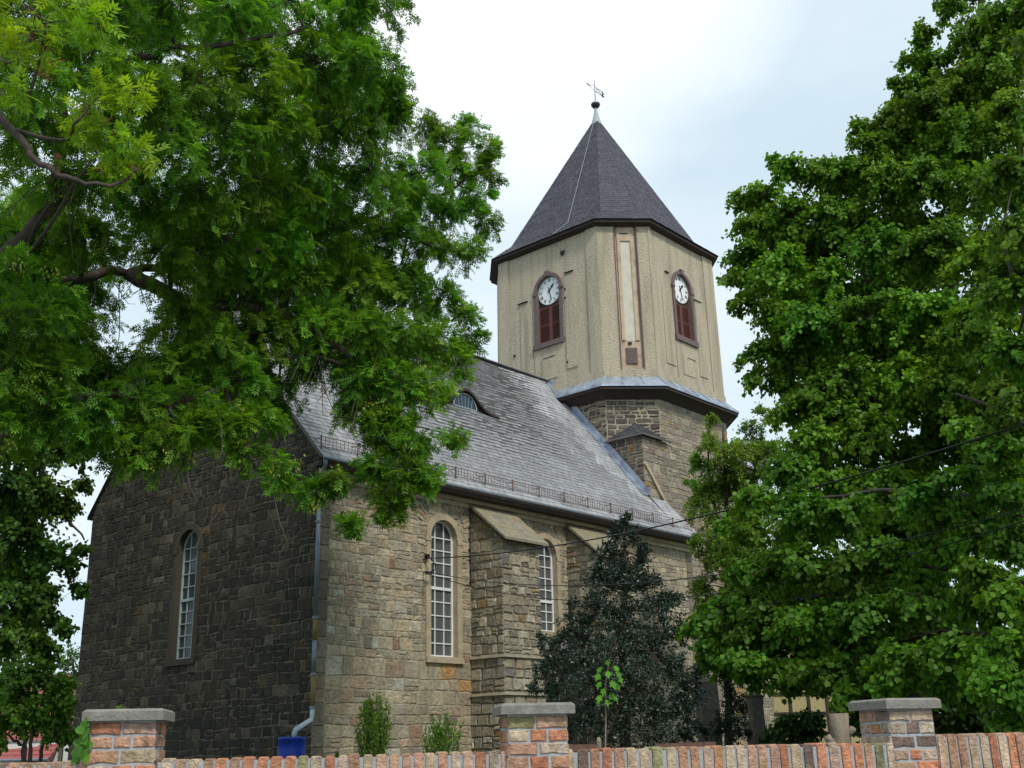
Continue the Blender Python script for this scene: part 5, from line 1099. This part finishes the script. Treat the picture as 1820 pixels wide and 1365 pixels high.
dressed_post('grave_pedestal', gp, .2, 2, [('plinth', (.17, .17), 0, zz(1308, 25)), ('base', (.155, .15), zz(1308, 25)+.001, zz(1290, 25)), ('shaft', (.13, .125), zz(1290, 25)+.001, zz(1252, 25)), ('frieze', (.135, .135), zz(1252, 25)+.001, zz(1240, 25)), ('cornice', (.145, .175), zz(1240, 25)+.001, zz(1236, 25)), ('pointed_top', (.12, .04), zz(1236, 25)+.001, zz(1226, 25))], 'dark stone grave pedestal with moulded top to the left of the tree stump', 'gravestone')
gp = gz(at(1263, 1330, 27)); z5 = lambda y: at(1263, y, 27).z-gp.z
dressed_post('stone_post', gp, .2, 2, [('shaft', (.22, .21), 0, z5(1262)), ('upper_block', (.215, .20), z5(1262)+.001, z5(1212)), ('cap', (.18, .12), z5(1212)+.001, z5(1206))], 'plain tall dark stone post beside the holly tree', 'post')
# tree stump
sp = gz(at(1499, 1335, 11.5)); root = empty('tree_stump', sp); tag(root, 'sawn off grey tree stump with a branch stub next to the right brick pillar', 'stump')
b = MB(); zt_ = at(1499, 1268, 11.5).z-sp.z; b.tube([(0, 0, 0), (.005, 0, zt_*.5), (-.01, 0, zt_*.8), (-.008, 0, zt_)], [.115, .092, .084, .092], 12); b.tube([(-.05, 0, zt_-.32), (-.13, -.03, zt_-.24), (-.15, -.03, zt_-.2)], [.05, .04, .035], 8); b.tube([(.04, 0, zt_-.2), (.10, -.02, zt_-.15), (.115, -.02, zt_-.13)], [.045, .035, .03], 8); b.build('trunk', M['wood'], root, True)
b = MB(); b.lathe((-.008, 0, zt_), [(.0, .004), (.088, .003)], 12); b.build('cut_face', M['cutwood'], root)
# stake, boards
sp = gz(at(1065, 1335, 10.5)); root = empty('wooden_stake', sp); tag(root, 'short grey wooden stake beside the maple sapling', 'stake')
b = MB(); zt_ = at(1065, 1310, 10.5).z-sp.z; b.tube([(0, 0, 0), (0, 0, zt_-.03)], [.024, .022], 6); b.build('stake_post', M['wood'], root); b = MB(); b.tube([(0, 0, zt_-.03), (0, 0, zt_)], [.022, .012], 6); b.build('stake_top', M['cutwood'], root)
for (xa, ya, xb, yb, D, lb) in ((1005, 1323, 1062, 1323, 10, 'rusty brown edging board behind the wall next to the middle brick pillar'), (1165, 1322, 1272, 1318, 10.5, 'rusty brown edging board behind the wall below the holly tree')):
    A_, B_ = at(xa, ya, D), at(xb, yb, D+.2); b = MB(); d = (B_-A_); nn_ = Vector((-d.y, d.x, 0)).normalized()*.03
    b.add([A_, B_, B_+nn_, A_+nn_, (A_.x, A_.y, yard-.1), (B_.x, B_.y, yard-.1), (B_.x+nn_.x, B_.y+nn_.y, yard-.1), (A_.x+nn_.x, A_.y+nn_.y, yard-.1)], [(0, 1, 2, 3), (4, 5, 1, 0), (5, 6, 2, 1), (6, 7, 3, 2), (7, 4, 0, 3)]); tag(b.build('edging_board', M['rust']), lb, 'board')
# wires and their pole out on the street
pe = [at(2000, 694, 14), at(2000, 854, 14), at(2000, 866, 14)]; st = [toloc(3.42, -.28, 6.13), toloc(3.2, -.18, 5.8), toloc(3.22, -.18, 5.76)]
for A_, B_, S_, r_, nm in zip(st, pe, (.4, .7, .95), (.014, .009, .009), ('thick black power cable running from the church wall up to the right', 'upper of the two thin wires running from the church wall to the right', 'lower of the two thin wires running from the church wall to the right')):
    b = MB(); b.tube([A_.lerp(B_, t)-Vector((0, 0, S_*4*t*(1-t))) for t in np.linspace(0, 1, 60)], r_, 5); tag(b.build('overhead_cable', M['black']), nm, 'cable', 'overhead cables from the church wall')
pp_ = Vector((pe[0].x+.05, pe[0].y, 0)); root = empty('utility_pole', pp_); tag(root, 'wooden utility pole carrying the overhead cables', 'pole')
b = MB(); b.tube([(0, 0, 0), (0, 0, pe[0].z+.5)], [.13, .09], 10); b.build('pole', M['wood'], root, True); b = MB(); b.box((0, 0, pe[0].z+.1), (.9, .09, .09)); b.build('crossarm', M['wood'], root); b = MB(); b.box((0, 0, pe[1].z), (.7, .09, .09)); b.build('crossarm', M['wood'], root)
# houses
def house(name, O_, ang, L, Dp, zw, zr, mw, mr, label, timber=None, wins=()):
    root = empty(name, O_, ang); tag(root, label, 'house')
    b = MB(); b.add([(0, 0, 0), (L, 0, 0), (L, Dp, 0), (0, Dp, 0), (0, 0, zw), (L, 0, zw), (L, Dp, zw), (0, Dp, zw), (0, Dp/2, zr-.1), (L, Dp/2, zr-.1)], [(0, 1, 5, 4), (1, 2, 6, 5), (2, 3, 7, 6), (3, 0, 4, 7), (4, 8, 7), (5, 6, 9)]); b.build('wall', mw, root)
    b = MB(); o = .4; sl_ = (zr-zw)/(Dp/2)
    for sy in (0, 1):
        y0 = -o if sy == 0 else Dp+o; y1 = Dp/2; k_ = 14
        for k in range(k_):
            q0, q1 = k/k_, (k+1)/k_; ya, yb_ = y0+(y1-y0)*q0, y0+(y1-y0)*q1; za, zb_ = zw-o*sl_+(zr-zw+o*sl_)*q0, zw-o*sl_+(zr-zw+o*sl_)*q1
            b.add([(-o, ya, za+.04), (L+o, ya, za+.04), (L+o, yb_, zb_), (-o, yb_, zb_), (-o, ya, za-.04), (L+o, ya, za-.04)], [(0, 1, 2, 3), (4, 5, 1, 0)])
        b.add([(-o, y0, zw-o*sl_-.1), (L+o, y0, zw-o*sl_-.1), (L+o, y1, zr-.1), (-o, y1, zr-.1)], [(3, 2, 1, 0)])
    b.build('roof', mr, root)
    b = MB(); b.tube([(-o, -o-.05, zw-o*sl_), (L+o, -o-.05, zw-o*sl_)], .06, 6); b.build('gutter', M['pipe'], root)
    for (x_, z_, ww, hh) in wins:
        b = MB(); fr_ = .07
        for bx_ in ((x_, z_-hh/2+fr_/2, ww, fr_), (x_, z_+hh/2-fr_/2, ww, fr_), (x_-ww/2+fr_/2, z_, fr_, hh-2*fr_-.002), (x_+ww/2-fr_/2, z_, fr_, hh-2*fr_-.002), (x_, z_, .05, hh-2*fr_-.004)): b.box((bx_[0], -.02, bx_[1]), (bx_[2], .06, bx_[3]))
        f_ = b.build('window', M['white'], root); b = MB(); b.box((x_, -.004, z_), (ww-.1, .012, hh-.1)); b.build('pane', M['glass'], f_)
    if timber:
        b = MB(); 
        for x_ in np.arange(.1, L, timber): b.box((x_, -.02, zw/2), (.13, .05, zw))
        for z_ in timber_rows: b.box((L/2, -.026, z_), (L, .05, .12))
        b.build('timber_frame', M['timber'], root)
    return root
timber_rows = (.15, 1.0, 1.75, 2.5, 3.3, 4.1)
hp = gz(at(1340, 1330, 46)); house('timber_house', hp, R(12), 4.6, 6, 4.2, 7.2, M['yellowplaster'], M['browntile'], 'yellow half timbered house showing under the linden branches', .78)
hp = gz(at(-160, 1330, 52)); z_r = at(20, 1314, 52).z-hp.z; house('white_house', hp, R(-6), 5.6, 5, at(20, 1337, 52).z-hp.z+.0, at(20, 1337, 52).z-hp.z+2.0, M['whitewall'], M['redtile'], 'low white house with a pinkish red roof at the far left', None)
hp = gz(at(30, 1330, 50)); zw_ = at(90, 1318, 50).z-hp.z; b = MB(); b.box((2.0, 0, zw_/2), (4.6, .3, zw_)); root = empty('garden_wall', hp, 0); tag(root, 'white garden wall behind the many stemmed tree', 'wall'); b.build('wall_panel', M['whitewall'], root); b = MB(); b.box((2.0, 0, zw_+.03), (4.7, .4, .06)); b.build('coping', M['slab'], root)
hp = gz(at(-160, 1330, 75)); zt_ = at(90, 1195, 75).z-hp.z; house('brick_house', hp, R(4), 11.2, 8, zt_-3.6, zt_, mat('red_brick_wall', (.26, .13, .10), noise=.3, nscale=12), M['browntile'], 'tall house with brown tiled roof hidden behind the far left trees', None, wins=((3, 2.6, 1, 1.3), (6, 2.6, 1, 1.3), (9, 2.6, 1, 1.3)))
hp = gz(at(108, 1335, 30)); b = MB(); root = empty('fence_post', hp); tag(root, 'pale fence post left of the left brick pillar', 'post'); zt_ = at(108, 1328, 30).z-hp.z; b.box((0, 0, zt_/2), (.09, .09, zt_)); b.build('post', M['wood'], root); b = MB(); b.box((0, 0, zt_+.012), (.11, .11, .024)); b.build('cap', M['cutwood'], root)
